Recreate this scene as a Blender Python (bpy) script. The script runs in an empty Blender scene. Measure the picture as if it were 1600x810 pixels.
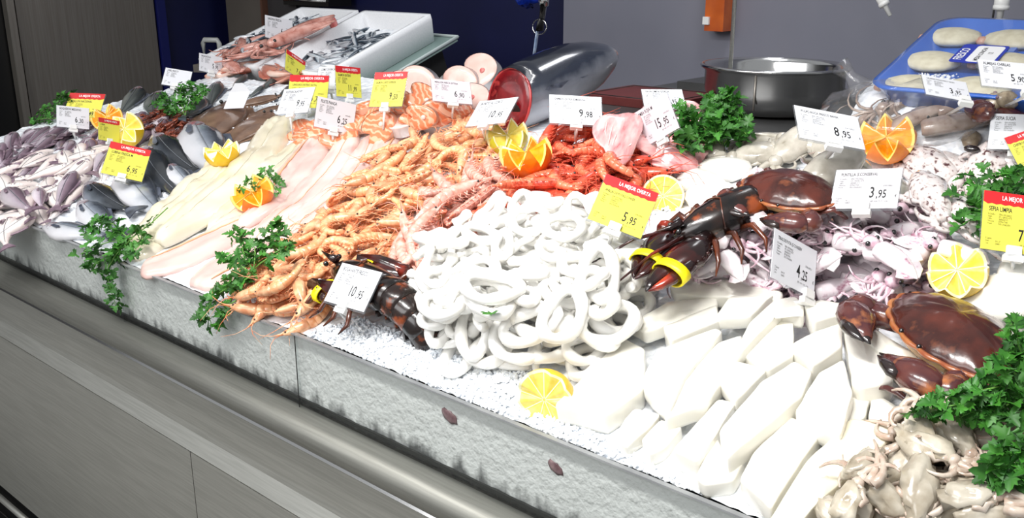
import bpy, bmesh, math, random
import numpy as np
from mathutils import Vector, Matrix, noise

random.seed(7)
rng = np.random.default_rng(11)
SC = bpy.context.scene
COL = SC.collection

# ------------------------------------------------------------------ camera
PITCH, YAW, FPX = math.radians(17.2), math.radians(48.3), 1500.0
FWH = Vector((-math.cos(YAW), math.sin(YAW), 0))
RT = Vector((math.sin(YAW), math.cos(YAW), 0))
UPZ = Vector((0, 0, 1))
FWD = FWH * math.cos(PITCH) - UPZ * math.sin(PITCH)
UPC = FWH * math.sin(PITCH) + UPZ * math.cos(PITCH)
CAM = Vector((1.38154614, -0.96117931, 1.57))
cam_data = bpy.data.cameras.new('camera')
cam_data.sensor_width = 36
cam_data.lens = 36 * FPX / 1600
cam_data.clip_start = 0.05
cam = bpy.data.objects.new('camera', cam_data)
cam.matrix_world = Matrix(((RT.x, UPC.x, -FWD.x, CAM.x), (RT.y, UPC.y, -FWD.y, CAM.y), (RT.z, UPC.z, -FWD.z, CAM.z), (0, 0, 0, 1)))
COL.objects.link(cam)
SC.camera = cam

# ------------------------------------------------------------------ world, lights, exposure
w = bpy.data.worlds.new('world')
SC.world = w
w.use_nodes = True
w.node_tree.nodes['Background'].inputs[0].default_value = (0.95, 0.98, 1.0, 1)
w.node_tree.nodes['Background'].inputs[1].default_value = 0.43
SC.view_settings.view_transform = 'Standard'
SC.view_settings.look = 'None'
SC.view_settings.gamma = 1.0
SC.view_settings.exposure = 0.0
SC.view_settings.use_curve_mapping = False


def area(name, loc, target, sx, sy, power, spread, col=(1, 1, 1)):
    l = bpy.data.lights.new(name, 'AREA')
    l.shape = 'RECTANGLE'
    l.size, l.size_y = sx, sy
    l.energy = power
    l.spread = math.radians(spread)
    l.color = col
    o = bpy.data.objects.new(name, l)
    d = (Vector(target) - Vector(loc)).normalized()
    o.rotation_euler = d.to_track_quat('-Z', 'Y').to_euler()
    o.location = loc
    COL.objects.link(o)
    return o


# rows of ceiling lamps over the display
for i, (x, p) in enumerate(((-1.9, 2.8), (-1.2, 2.3), (-0.5, 3.2), (0.25, 6.8), (0.95, 6.8))):
    area('counter_lamp', (x, -0.8, 2.75), (x, 0.4, 1.0), 0.5, 0.18, p, 80, (1, 0.985, 0.96))
area('added_box_fill', (0.1, 1.5, 2.8), (-0.9, 1.2, 1.2), 0.9, 0.3, 8, 120, (0.97, 0.98, 1))  # added fill with no visible fixture: brightens the box side, bowl and hake
area('unseen_front_fill', (-0.4, -3.0, 2.9), (-0.4, -0.6, 0.4), 4.0, 1.4, 60, 150)  # unseen soft fill, sized and powered to lighten the steel front panels

# ------------------------------------------------------------------ materials


def lin(c):
    return tuple(((v / 255) / 12.92 if v / 255 <= 0.04045 else ((v / 255 + 0.055) / 1.055) ** 2.4) for v in c)


def hexc(c):
    return (*lin(c), 1)


def pm(name, c1, c2=None, rough=0.4, metal=0.0, scale=30.0, detail=3.0, lo=0.35, hi=0.65, bump=0.0, bscale=None, coat=0.0,
       rand=0.0, sss=0.0, coord='Object', stretch=None, c3=None, spec=0.5, dist=0.002):
    m = bpy.data.materials.new(name)
    m.use_nodes = True
    nt = m.node_tree
    b = nt.nodes['Principled BSDF']
    b.inputs['Roughness'].default_value = rough
    b.inputs['Metallic'].default_value = metal
    b.inputs['Specular IOR Level'].default_value = spec
    if coat:
        b.inputs['Coat Weight'].default_value = coat
        b.inputs['Coat Roughness'].default_value = 0.08
    if sss:
        b.inputs['Subsurface Weight'].default_value = sss
        b.inputs['Subsurface Radius'].default_value = (0.012, 0.008, 0.006)
        b.inputs['Subsurface Scale'].default_value = 0.6
    out = None
    tc = nt.nodes.new('ShaderNodeTexCoord')
    vec = tc.outputs[coord]
    oi = nt.nodes.new('ShaderNodeObjectInfo')
    add = nt.nodes.new('ShaderNodeVectorMath')
    add.operation = 'ADD'
    mul = nt.nodes.new('ShaderNodeMath')
    mul.operation = 'MULTIPLY'
    mul.inputs[1].default_value = 17.0
    nt.links.new(oi.outputs['Random'], mul.inputs[0])
    nt.links.new(vec, add.inputs[0])
    nt.links.new(mul.outputs[0], add.inputs[1])
    vec = add.outputs[0]
    if stretch:
        mp = nt.nodes.new('ShaderNodeMapping')
        mp.inputs['Scale'].default_value = stretch
        nt.links.new(vec, mp.inputs[0])
        vec = mp.outputs[0]
    if c2 is not None:
        n = nt.nodes.new('ShaderNodeTexNoise')
        n.inputs['Scale'].default_value = scale
        n.inputs['Detail'].default_value = detail
        nt.links.new(vec, n.inputs['Vector'])
        r = nt.nodes.new('ShaderNodeValToRGB')
        r.color_ramp.elements[0].position = lo
        r.color_ramp.elements[1].position = hi
        r.color_ramp.elements[0].color = hexc(c1)
        r.color_ramp.elements[1].color = hexc(c2)
        if c3 is not None:
            e = r.color_ramp.elements.new(min(1, hi + 0.12))
            e.color = hexc(c3)
        nt.links.new(n.outputs['Fac'], r.inputs[0])
        out = r.outputs[0]
    if rand:
        h = nt.nodes.new('ShaderNodeHueSaturation')
        mr = nt.nodes.new('ShaderNodeMapRange')
        mr.inputs['To Min'].default_value = 1 - rand
        mr.inputs['To Max'].default_value = 1 + rand
        nt.links.new(oi.outputs['Random'], mr.inputs[0])
        nt.links.new(mr.outputs[0], h.inputs['Value'])
        if out is not None:
            nt.links.new(out, h.inputs['Color'])
        else:
            h.inputs['Color'].default_value = hexc(c1)
        out = h.outputs[0]
    if out is not None:
        nt.links.new(out, b.inputs['Base Color'])
    else:
        b.inputs['Base Color'].default_value = hexc(c1)
    if bump:
        n2 = nt.nodes.new('ShaderNodeTexNoise')
        n2.inputs['Scale'].default_value = bscale or scale
        n2.inputs['Detail'].default_value = 4
        nt.links.new(vec, n2.inputs['Vector'])
        bp = nt.nodes.new('ShaderNodeBump')
        bp.inputs['Strength'].default_value = bump
        bp.inputs['Distance'].default_value = dist
        nt.links.new(n2.outputs['Fac'], bp.inputs['Height'])
        nt.links.new(bp.outputs[0], b.inputs['Normal'])
    return m


def ramp_mat(name, axis, stops, rough=0.3, metal=0.0, coat=0.3, nscale=40, nmix=0.25, rand=0.12, spot=None, bump=0.1):
    """colour running across the body (generated axis), e.g. dark back to pale belly"""
    m = bpy.data.materials.new(name)
    m.use_nodes = True
    nt = m.node_tree
    b = nt.nodes['Principled BSDF']
    b.inputs['Roughness'].default_value = rough
    b.inputs['Metallic'].default_value = metal
    b.inputs['Coat Weight'].default_value = coat
    b.inputs['Coat Roughness'].default_value = 0.1
    tc = nt.nodes.new('ShaderNodeTexCoord')
    sp = nt.nodes.new('ShaderNodeSeparateXYZ')
    nt.links.new(tc.outputs['Generated'], sp.inputs[0])
    n = nt.nodes.new('ShaderNodeTexNoise')
    n.inputs['Scale'].default_value = nscale
    n.inputs['Detail'].default_value = 4
    nt.links.new(tc.outputs['Object'], n.inputs['Vector'])
    ma = nt.nodes.new('ShaderNodeMath')
    ma.operation = 'MULTIPLY_ADD'
    ma.inputs[1].default_value = nmix
    nt.links.new(n.outputs['Fac'], ma.inputs[0])
    ad = nt.nodes.new('ShaderNodeMath')
    ad.operation = 'SUBTRACT'
    ad.inputs[1].default_value = nmix * 0.5
    nt.links.new(sp.outputs[axis], ad.inputs[0])
    nt.links.new(ad.outputs[0], ma.inputs[2])
    r = nt.nodes.new('ShaderNodeValToRGB')
    els = r.color_ramp.elements
    els[0].position, els[0].color = stops[0][0], hexc(stops[0][1])
    els[1].position, els[1].color = stops[-1][0], hexc(stops[-1][1])
    for p, c in stops[1:-1]:
        e = els.new(p)
        e.color = hexc(c)
    nt.links.new(ma.outputs[0], r.inputs[0])
    out = r.outputs[0]
    oi = nt.nodes.new('ShaderNodeObjectInfo')
    if rand:
        h = nt.nodes.new('ShaderNodeHueSaturation')
        mr = nt.nodes.new('ShaderNodeMapRange')
        mr.inputs['To Min'].default_value = 1 - rand
        mr.inputs['To Max'].default_value = 1 + rand
        nt.links.new(oi.outputs['Random'], mr.inputs[0])
        nt.links.new(mr.outputs[0], h.inputs['Value'])
        nt.links.new(out, h.inputs['Color'])
        out = h.outputs[0]
    nt.links.new(out, b.inputs['Base Color'])
    if bump:
        bp = nt.nodes.new('ShaderNodeBump')
        bp.inputs['Strength'].default_value = bump
        bp.inputs['Distance'].default_value = 0.002
        n3 = nt.nodes.new('ShaderNodeTexNoise')
        n3.inputs['Scale'].default_value = 260
        nt.links.new(tc.outputs['Object'], n3.inputs['Vector'])
        nt.links.new(n3.outputs['Fac'], bp.inputs['Height'])
        nt.links.new(bp.outputs[0], b.inputs['Normal'])
    return m


def clear_mat(name, tint, gloss=0.12, body=0.0, bodycol=(255, 255, 255), rough=0.05):
    """thin clear plastic or acrylic: see-through with a Fresnel sheen and a little body colour"""
    m = bpy.data.materials.new(name)
    m.use_nodes = True
    nt = m.node_tree
    nt.nodes.remove(nt.nodes['Principled BSDF'])
    out = nt.nodes['Material Output']
    tr = nt.nodes.new('ShaderNodeBsdfTransparent')
    tr.inputs[0].default_value = hexc(tint)
    gl = nt.nodes.new('ShaderNodeBsdfGlossy')
    gl.inputs['Roughness'].default_value = rough
    fr = nt.nodes.new('ShaderNodeLayerWeight')
    fr.inputs[0].default_value = 0.5
    pw = nt.nodes.new('ShaderNodeMath')
    pw.operation = 'POWER'
    pw.inputs[1].default_value = 4.0
    nt.links.new(fr.outputs['Facing'], pw.inputs[0])
    sc = nt.nodes.new('ShaderNodeMath')
    sc.operation = 'MULTIPLY_ADD'
    sc.inputs[1].default_value = gloss * 4
    sc.inputs[2].default_value = gloss * .3
    sc.use_clamp = True
    nt.links.new(pw.outputs[0], sc.inputs[0])
    mx = nt.nodes.new('ShaderNodeMixShader')
    nt.links.new(sc.outputs[0], mx.inputs[0])
    nt.links.new(tr.outputs[0], mx.inputs[1])
    nt.links.new(gl.outputs[0], mx.inputs[2])
    last = mx.outputs[0]
    if body:
        df = nt.nodes.new('ShaderNodeBsdfDiffuse')
        df.inputs[0].default_value = hexc(bodycol)
        m2 = nt.nodes.new('ShaderNodeMixShader')
        m2.inputs[0].default_value = body
        nt.links.new(last, m2.inputs[1])
        nt.links.new(df.outputs[0], m2.inputs[2])
        last = m2.outputs[0]
    nt.links.new(last, out.inputs[0])
    return m


# ------------------------------------------------------------------ mesh helpers


class MB:
    def __init__(s):
        s.v, s.f, s.m = [], [], []
        s.flat = []

    def add(s, vs, fs, mi=0, flat=False):
        o = len(s.v)
        s.v.extend([tuple(p) for p in vs])
        for f in fs:
            s.f.append([i + o for i in f])
            s.m.append(mi)
            s.flat.append(flat)
        return s

    def rings(s, rs, mi=0, caps=(True, True), closed=False):
        """loft through rings of equal point count"""
        k = len(rs[0])
        vs = [p for r in rs for p in r]
        n = len(rs)
        fs = []
        for i in range(n if closed else n - 1):
            a, b = i * k, ((i + 1) % n) * k
            for j in range(k):
                j2 = (j + 1) % k
                fs.append((a + j, a + j2, b + j2, b + j))
        if not closed:
            if caps[0]:
                fs.append(tuple(reversed(range(k))))
            if caps[1]:
                fs.append(tuple(range((n - 1) * k, n * k)))
        return s.add(vs, fs, mi)

    def tube(s, pts, rad, k=6, mi=0, flat=1.0, up=(0, 0, 1), closed=False):
        pts = [Vector(p) for p in pts]
        n = len(pts)
        if not hasattr(rad, '__len__'):
            rad = [rad] * n
        rs = []
        upv = Vector(up)
        for i in range(n):
            if closed:
                t = pts[(i + 1) % n] - pts[i - 1]
            else:
                t = pts[min(i + 1, n - 1)] - pts[max(i - 1, 0)]
            t = t.normalized() if t.length > 1e-9 else Vector((1, 0, 0))
            sd = upv.cross(t)
            if sd.length < 1e-3:
                sd = Vector((1, 0, 0)).cross(t)
                if sd.length < 1e-3:
                    sd = Vector((0, 1, 0))
            sd.normalize()
            nn = t.cross(sd).normalized()
            r = rad[i]
            rs.append([pts[i] + sd * (math.cos(a) * r) + nn * (math.sin(a) * r * flat) for a in [2 * math.pi * j / k for j in range(k)]])
        return s.rings(rs, mi, closed=closed)

    def box(s, c, d, mi=0, R=None):
        c = Vector(c)
        vs = []
        for z in (-1, 1):
            for y in (-1, 1):
                for x in (-1, 1):
                    p = Vector((x * d[0] / 2, y * d[1] / 2, z * d[2] / 2))
                    vs.append(c + (R @ p if R else p))
        return s.add(vs, [(0, 2, 3, 1), (4, 5, 7, 6), (0, 1, 5, 4), (2, 6, 7, 3), (0, 4, 6, 2), (1, 3, 7, 5)], mi, True)

    def ball(s, c, r, k=8, n=6, mi=0, sc=(1, 1, 1), fn=None):
        rs = []
        for i in range(n + 1):
            th = math.pi * (0.02 + 0.96 * i / n)
            ring = []
            for j in range(k):
                a = 2 * math.pi * j / k
                p = Vector((math.sin(th) * math.cos(a), math.sin(th) * math.sin(a), math.cos(th)))
                if fn:
                    p = p * fn(p)
                ring.append(Vector(c) + Vector((p.x * r * sc[0], p.y * r * sc[1], p.z * r * sc[2])))
            rs.append(list(reversed(ring)))
        return s.rings(rs, mi)

    def prism(s, outline, z0, z1, mi=0, taper=1.0, flat=True):
        n = len(outline)
        cx = sum(p[0] for p in outline) / n
        cy = sum(p[1] for p in outline) / n
        vs = [(p[0], p[1], z0) for p in outline] + [(cx + (p[0] - cx) * taper, cy + (p[1] - cy) * taper, z1) for p in outline]
        fs = [tuple(reversed(range(n))), tuple(range(n, 2 * n))] + [(i, (i + 1) % n, n + (i + 1) % n, n + i) for i in range(n)]
        return s.add(vs, fs, mi, flat)

    def mesh(s, name, mats, smooth=True):
        me = bpy.data.meshes.new(name)
        me.from_pydata(s.v, [], s.f)
        mats = mats if isinstance(mats, (list, tuple)) else [mats]
        for m in mats:
            me.materials.append(m)
        me.polygons.foreach_set('material_index', s.m)
        me.polygons.foreach_set('use_smooth', [smooth and not f for f in s.flat])
        me.update()
        return me


def link(name, me, parent=None, M=None):
    o = bpy.data.objects.new(name, me)
    COL.objects.link(o)
    if parent is not None:
        o.parent = parent
    if M is not None:
        o.matrix_basis = M
    return o


def tag(o, label=None, cat=None, group=None, kind=None):
    for k, v in (('label', label), ('category', cat), ('group', group), ('kind', kind)):
        if v:
            o[k] = v
    return o


class Tpl:
    """a thing's parts: (name, mesh, matrix or None, sub-parts); instances share the mesh data"""

    def __init__(s, parts=(), root=None):
        s.parts, s.root = list(parts), root
        pts = []

        def grab(me, M):
            a = np.empty(len(me.vertices) * 3)
            me.vertices.foreach_get('co', a)
            a = a.reshape(-1, 3)
            if M is not None:
                A = np.array(M)
                a = a @ A[:3, :3].T + A[:3, 3]
            pts.append(a)

        if root:
            grab(root, None)
        for p in s.parts:
            if p[0] not in ('antenna', 'leg_fringe'):
                grab(p[1], p[2] if len(p) > 2 else None)
        s.pts = np.concatenate(pts)
        if len(s.pts) > 260:
            s.pts = s.pts[np.random.default_rng(1).choice(len(s.pts), 260, replace=False)]

    def make(s, name, label, cat, group=None):
        o = bpy.data.objects.new(name, s.root)
        COL.objects.link(o)
        tag(o, label, cat, group)
        for p in s.parts:
            c = link(p[0], p[1], o, p[2] if len(p) > 2 else None)
            for q in (p[3] if len(p) > 3 else ()):
                link(q[0], q[1], c, q[2] if len(q) > 2 else None)
        return o


# ------------------------------------------------------------------ the bed of ice: its own frame (u along the counter, v up the slope, w off it)
TB = 0.27
_a = math.atan(TB)
BO = Vector((0, 0, 0.92))
BV = Vector((0, math.cos(_a), math.sin(_a)))
BW = Vector((0, -math.sin(_a), math.cos(_a)))
MBED = Matrix(((1, BV.x, BW.x, BO.x), (0, BV.y, BW.y, BO.y), (0, BV.z, BW.z, BO.z), (0, 0, 0, 1)))
IBED = MBED.inverted()
CB = IBED @ CAM
CELL = 0.008
U0, V0 = -2.6, -0.15
NU, NV = 530, 240


def ray(px, py):
    return (RT * (px - 800) + UPC * (405 - py) + FWD * FPX)


def bray(px, py):
    return IBED.to_3x3() @ ray(px, py)


def flat(px, py, h=0.0):
    d = bray(px, py)
    t = (h - CB.z) / d.z
    return CB + d * t


def on_y(px, py, y):
    d = ray(px, py)
    return CAM + d * ((y - CAM.y) / d.y)


def on_x(px, py, x):
    d = ray(px, py)
    return CAM + d * ((x - CAM.x) / d.x)


def on_z(px, py, z):
    d = ray(px, py)
    return CAM + d * ((z - CAM.z) / d.z)


HM = np.zeros((NU, NV))
_uu = U0 + (np.arange(NU) + 0.5) * CELL
_vv = V0 + (np.arange(NV) + 0.5) * CELL
_UG, _VG = np.meshgrid(_uu, _vv, indexing='ij')


def mound(px, py, ru, rv, h):
    global HM
    c = flat(px, py, h * 0.5)
    HM += h * np.exp(-((_UG - c.x) / ru) ** 2 - ((_VG - c.y) / rv) ** 2)


def hget(u, v):
    iu = np.clip(((np.asarray(u) - U0) / CELL).astype(int), 0, NU - 1)
    iv = np.clip(((np.asarray(v) - V0) / CELL).astype(int), 0, NV - 1)
    return HM[iu, iv]


def hit(px, py):
    """the point of the heaped-up surface that lies on this line of sight"""
    d = bray(px, py)
    hs = np.linspace(0.30, -0.03, 331)
    t = (hs - CB.z) / d.z
    us, vs = CB.x + d.x * t, CB.y + d.y * t
    ok = np.nonzero(hget(us, vs) >= hs)[0]
    i = ok[0] if len(ok) else 300
    return Vector((us[i], vs[i], hs[i]))


def stamp(pts, z0=0.0):
    """raise the height map to these points (bed frame)"""
    iu = ((pts[:, 0] - U0) / CELL).astype(int)
    iv = ((pts[:, 1] - V0) / CELL).astype(int)
    ok = (iu > 1) & (iu < NU - 2) & (iv > 1) & (iv < NV - 2)
    iu, iv, z = iu[ok], iv[ok], pts[ok, 2]
    for du, dv in ((0, 0), (1, 0), (-1, 0), (0, 1), (0, -1)):
        np.maximum.at(HM, (iu + du, iv + dv), z)


def settle(o, pts, u, v, yaw, q=0.7, align=0.85, lift=0.0, scale=1.0, tilt=(0, 0), maxs=0.7, do_stamp=True):
    """rest a thing on the heap: fit the slope under it, drop it until its underside meets the surface, then add it to the heap"""
    P = pts * scale
    c, s = math.cos(yaw), math.sin(yaw)
    X = P[:, 0] * c - P[:, 1] * s
    Y = P[:, 0] * s + P[:, 1] * c
    h = hget(u + X, v + Y)
    A = np.stack([X, Y, np.ones_like(X)], 1)
    try:
        sol = np.linalg.lstsq(A, h, rcond=None)[0]
    except Exception:
        sol = (0, 0, 0)
    sa = float(np.clip(sol[0] * align, -maxs, maxs))
    sb = float(np.clip(sol[1] * align, -maxs, maxs))
    n = Vector((-sa, -sb, 1)).normalized()
    xd = Vector((c, s, 0))
    xd = (xd - n * xd.dot(n)).normalized()
    yd = n.cross(xd)
    R = Matrix((xd, yd, n)).transposed()
    if tilt[0] or tilt[1]:
        R = R @ Matrix.Rotation(tilt[0], 3, 'X') @ Matrix.Rotation(tilt[1], 3, 'Y')
    Q = P @ np.array(R).T
    low = Q[:, 2] <= np.median(Q[:, 2])
    z = float(np.quantile(hget(u + Q[low, 0], v + Q[low, 1]) - Q[low, 2], q)) + lift
    M = Matrix.Translation((u, v, z)) @ R.to_4x4() @ Matrix.Scale(scale, 4)
    o.matrix_basis = MBED @ M
    if do_stamp:
        stamp(Q + np.array([u, v, z]))
    return z


def put_px(o, tpl, px, py, yaw=None, to=None, **kw):
    """settle a thing at the place seen at (px, py); TO: a second such place its x axis points to"""
    a = hit(px, py)
    if to is not None:
        b = flat(to[0], to[1], a.z)
        yaw = math.atan2(b.y - a.y, b.x - a.x)
    return settle(o, tpl.pts, a.x, a.y, yaw or 0.0, **kw)


def inside(poly, x, y):
    r = False
    n = len(poly)
    for i in range(n):
        x1, y1 = poly[i]
        x2, y2 = poly[(i + 1) % n]
        if (y1 > y) != (y2 > y) and x < (x2 - x1) * (y - y1) / (y2 - y1) + x1:
            r = not r
    return r


def poly_uv(poly, h=0.02):
    return [tuple(flat(px, py, h)[:2]) for px, py in poly]


def scatter(poly, n, k=6, h=0.02, low=True):
    """n places spread over a patch of the display, low spots first"""
    P = poly_uv(poly, h)
    us, vs = [p[0] for p in P], [p[1] for p in P]
    done = 0
    while done < n:
        best = None
        for _ in range(k if low else 1):
            for _t in range(300):
                u, v = random.uniform(min(us), max(us)), random.uniform(min(vs), max(vs))
                if inside(P, u, v):
                    break
            hh = float(hget([u, u + .015, u - .015, u, u], [v, v, v, v + .015, v - .015]).mean())
            if best is None or hh < best[0]:
                best = (hh, u, v)
        yield best[1], best[2]
        done += 1


def heap(poly, n, tpls, name, label, cat, group, yaw=None, spread=math.pi, q=0.65, sc=(0.9, 1.1), h=0.02, tilt=0.15, k=6, looks=None, marks=None, **kw):
    """LOOKS: a word for each kind of body; MARKS: landmarks (px, py, phrase), so that a label says what each one lies beside"""
    M_ = [(flat(a, b, h), c) for a, b, c in marks or ()]
    for i, (u, v) in enumerate(scatter(poly, n, k, h)):
        ti = random.randrange(len(tpls))
        t = tpls[ti]
        lab = label
        if looks:
            lab = looks[ti] + ' ' + lab
        if M_:
            lab += ' ' + min(M_, key=lambda m: (m[0].x - u) ** 2 + (m[0].y - v) ** 2)[1]
        o = t.make(name, lab, cat, group)
        y = (yaw if yaw is not None else 0) + random.uniform(-spread, spread)
        settle(o, t.pts, u, v, y, q=q, scale=random.uniform(*sc), tilt=(random.uniform(-tilt, tilt), random.uniform(-tilt, tilt)), **kw)


def bobj(name, me, label, cat, group=None):
    """a thing whose mesh is given in the bed frame"""
    o = link(name, me)
    o.matrix_basis = MBED.copy()
    return tag(o, label, cat, group)
# ================================================================== the setting
M_steel = pm('brushed_steel', (176, 176, 170), (190, 190, 184), rough=0.42, metal=0.85, scale=8, stretch=(1, 30, 30), bump=0.05, bscale=60)
M_steel_dark = pm('dull_steel', (150, 144, 136), (162, 156, 148), rough=0.45, metal=0.8, scale=3, stretch=(1, 40, 1))
M_chrome = pm('polished_steel', (205, 205, 205), rough=0.16, metal=1.0)
M_navy = pm('navy_paint', (9, 15, 58), (12, 18, 66), rough=0.5, scale=4)
M_navy_trim = pm('navy_trim', (16, 24, 92), rough=0.45)
M_grey_wall = pm('grey_wall_panel', (122, 123, 136), (128, 128, 140), rough=0.55, scale=3)
M_pillar = pm('taupe_metal', (92, 86, 80), (98, 92, 86), rough=0.5, scale=4)
M_black = pm('black_plastic', (14, 14, 15), rough=0.4)
M_darkcounter = pm('dark_counter_laminate', (64, 64, 64), (74, 74, 74), rough=0.35, scale=6)
M_floor = pm('pale_floor', (168, 165, 160), (178, 175, 170), rough=0.4, scale=3)
M_white_pl = pm('white_plastic', (236, 236, 234), rough=0.35)
M_ice = pm('crushed_ice_white', (222, 228, 236), (250, 252, 255), rough=0.22, scale=70, detail=6, bump=0.4, bscale=120, coat=0.2, dist=0.003)
M_chunk = pm('ice_chip', (232, 237, 243), (252, 254, 255), rough=0.2, scale=40, rand=0.0, coat=0.2)
M_glass = clear_mat('acrylic_sheet', (246, 248, 248), gloss=0.10)
M_glass_edge = pm('acrylic_edge', (128, 130, 132), (150, 152, 153), rough=0.3, scale=20)
M_seam = pm('dark_seam', (24, 24, 24), rough=0.6)


def slab(name, x0, x1, y0, y1, z0, z1, mat, kind='structure', parent=None):
    b = MB().box(((x0 + x1) / 2, (y0 + y1) / 2, (z0 + z1) / 2), (x1 - x0, y1 - y0, z1 - z0))
    o = link(name, b.mesh(name, mat), parent)
    if kind and parent is None:
        o['kind'] = kind
    return o


slab('floor', -4.6, 3.2, -4.2, 2.3, -0.17, -0.12, M_floor)
# back wall: navy as far as the grey panel
xg = on_y(883, 100, 2.15).x
wb = slab('wall_back', -3.6, 3.2, 2.17, 2.27, 0, 3.2, M_navy)
slab('wall_panel', xg, 3.2, 2.135, 2.17, 0, 3.2, M_grey_wall, parent=wb)
xs = on_y(1553, 10, 2.135).x
slab('panel_joint', xs, xs + 0.004, 2.13, 2.137, 0, 3.2, M_seam, parent=wb)
wl = slab('wall_left', -3.66, -3.52, -1.5, 2.17, 0, 3.2, M_black)
# steel cold-room door set in the wall at the far end
y0, y1 = on_x(28, 100, -3.5).y, on_x(247, 60, -3.5).y
d1 = slab('door_1', -3.52, -3.49, y0 + .02, y1 - .01, 0.05, 2.3, M_steel_dark)
fr = MB()
fr.box((-3.485, y0 - .01, 1.2), (0.05, 0.035, 2.4))
fr.box((-3.49, y0 + .022, 1.2), (0.03, 0.008, 2.4))
link('door_frame', fr.mesh('door_frame', M_steel_dark), d1)
y2 = on_x(259, 60, -3.5).y
slab('trim_1', -3.53, -3.47, y1, y2, 0, 3.2, M_navy_trim)
slab('wall_side', -3.53, -3.50, y2, 2.17, 0, 3.2, M_navy)
# taupe metal pillar and dim cabinet against the back wall
xa, xb, xc = on_y(361, 40, 2.02).x, on_y(416, 40, 2.02).x, on_y(462, 40, 2.02).x
pl = slab('pillar', xa, xb, 2.0, 2.17, 0, 3.2, M_pillar)
slab('pillar_edge', xb - .004, xb + .012, 1.995, 2.17, 0, 3.2, pm('brown_edge', (94, 62, 48), rough=0.5), parent=pl)
slab('wall_pier', xb + .012, xc, 2.03, 2.17, 0, 3.2, pm('dim_grey', (58, 56, 58), rough=0.5))
# black glossy cabinet fitting high on the wall between the pier and the grey panel
t = Tpl([('body', MB().box((0, 0, 0), (0.36, 0.14, 0.22)).mesh('body', M_black), None),
         ('rail', MB().tube([(-.17, -.075, -.085), (.17, -.075, -.085)], 0.006).mesh('rail', M_chrome), None)])
p = on_y(495, 0, 2.06)
o = t.make('wall_cabinet', 'black wall cabinet with a thin bright rail on its lower edge', 'cabinet')
o.location = (p.x, 2.06, p.z + .085)

# ------------------------------------------------------------------ counter body
ctr = bpy.data.objects.new('display_counter', None)
COL.objects.link(ctr)
tag(ctr, 'long stainless steel fish counter with a low clear front guard', 'counter')
XL, XR = -2.16, 1.75


def extr(name, prof, x0, x1, mat, smooth=False, parent=ctr, thick=0.003):
    """a folded sheet: profile in (Y, Z) drawn along the counter, with thickness"""
    n = len(prof)
    P = [Vector((0, p[0], p[1])) for p in prof]
    nor = []
    for i in range(n):
        tt = (P[min(i + 1, n - 1)] - P[max(i - 1, 0)]).normalized()
        nor.append(Vector((0, -tt.z, tt.y)))
    ring = P + [P[i] - nor[i] * thick for i in reversed(range(n))]
    rs = [[Vector((x, q.y, q.z)) for q in ring] for x in (x0, x1)]
    b = MB().rings(rs)
    return link(name, b.mesh(name, mat, smooth), parent)


SEAMS = [XL, -0.35, 1.75]
rail = [(0.012, .772), (-0.006, .772)] + [(-0.03 - 0.022 * math.sin(a) + .0, .748 + 0.024 * math.cos(a)) for a in np.linspace(0.1, math.pi * .62, 9)] + [(-.040, .722), (-.028, .716)]
M_rail = pm('satin_steel', (128, 128, 122), (138, 138, 132), rough=0.55, metal=0.8, scale=8, stretch=(1, 30, 30))
extr('front_rail', rail, XL, XR, M_rail, True)
extr('rail_lip', [(-.044, .7275), (-.0475, .7245), (-.044, .7205)], XL, XR, M_chrome)
extr('upper_panel', [(-.026, .722), (-.024, .62), (-.026, .605)], XL, XR, M_steel)
extr('fold_strip', [(-.026, .605), (-.046, .572)], XL, XR, M_steel)
for i in range(2):
    extr('lower_panel', [(-.046, .571), (-.046, .02)], SEAMS[i] + .0015, SEAMS[i + 1] - .0015, M_steel)
extr('kick_plate', [(-.030, .02), (-.030, -.118)], XL, XR, M_black)
MB_ = MB().box((XL + 1.95, 0.55, 0.40), (3.9, 1.1, .78))
link('carcass', MB_.mesh('carcass', M_seam), ctr)
MB_ = MB().box((XL + .01, 0.52, 0.60), (0.02, 1.06, .66))
link('end_panel', MB_.mesh('end_panel', M_steel), ctr)
# bumper rail near the floor, then the floor grating
extr('bumper', [(-.046, -.020), (-.060, -.026), (-.046, -.034)], XL, -0.9, M_steel, True)
# clear front guard in sheets that butt at the seams
for x0, x1 in ((XL, -0.6675), (-0.6665, -0.0004), (0.0004, XR)):
    g = link('guard_pane', MB().box(((x0 + x1) / 2, -0.004, .8455), (x1 - x0, .008, .147)).mesh('guard_pane', M_glass), ctr)
    link('pane_edge', MB().box(((x0 + x1) / 2, -0.004, .9205), (x1 - x0, .0084, .003)).mesh('pane_edge', M_glass_edge), g)
link('pane_joint', MB().box((0, -0.0072, .8455), (.0012, .0014, .147)).mesh('pane_joint', M_seam), ctr)

# floor grating by the counter's foot
gr = bpy.data.objects.new('floor_grating', None)
COL.objects.link(gr)
gr.location = (-1.6, -0.20, -0.12)
tag(gr, 'black floor grating with pale bars at the counter foot', 'grating')
link('frame', MB().box((0, 0, .006), (1.6, .32, .008)).mesh('frame', M_black), gr)
bar = MB().box((0, 0, .014), (.012, .20, .008)).mesh('bar', M_steel)
for i in range(40):
    if i % 5 != 4:
        link('bar', bar, gr, Matrix.Translation((-.52 + i * .0265, 0, 0)))

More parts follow.
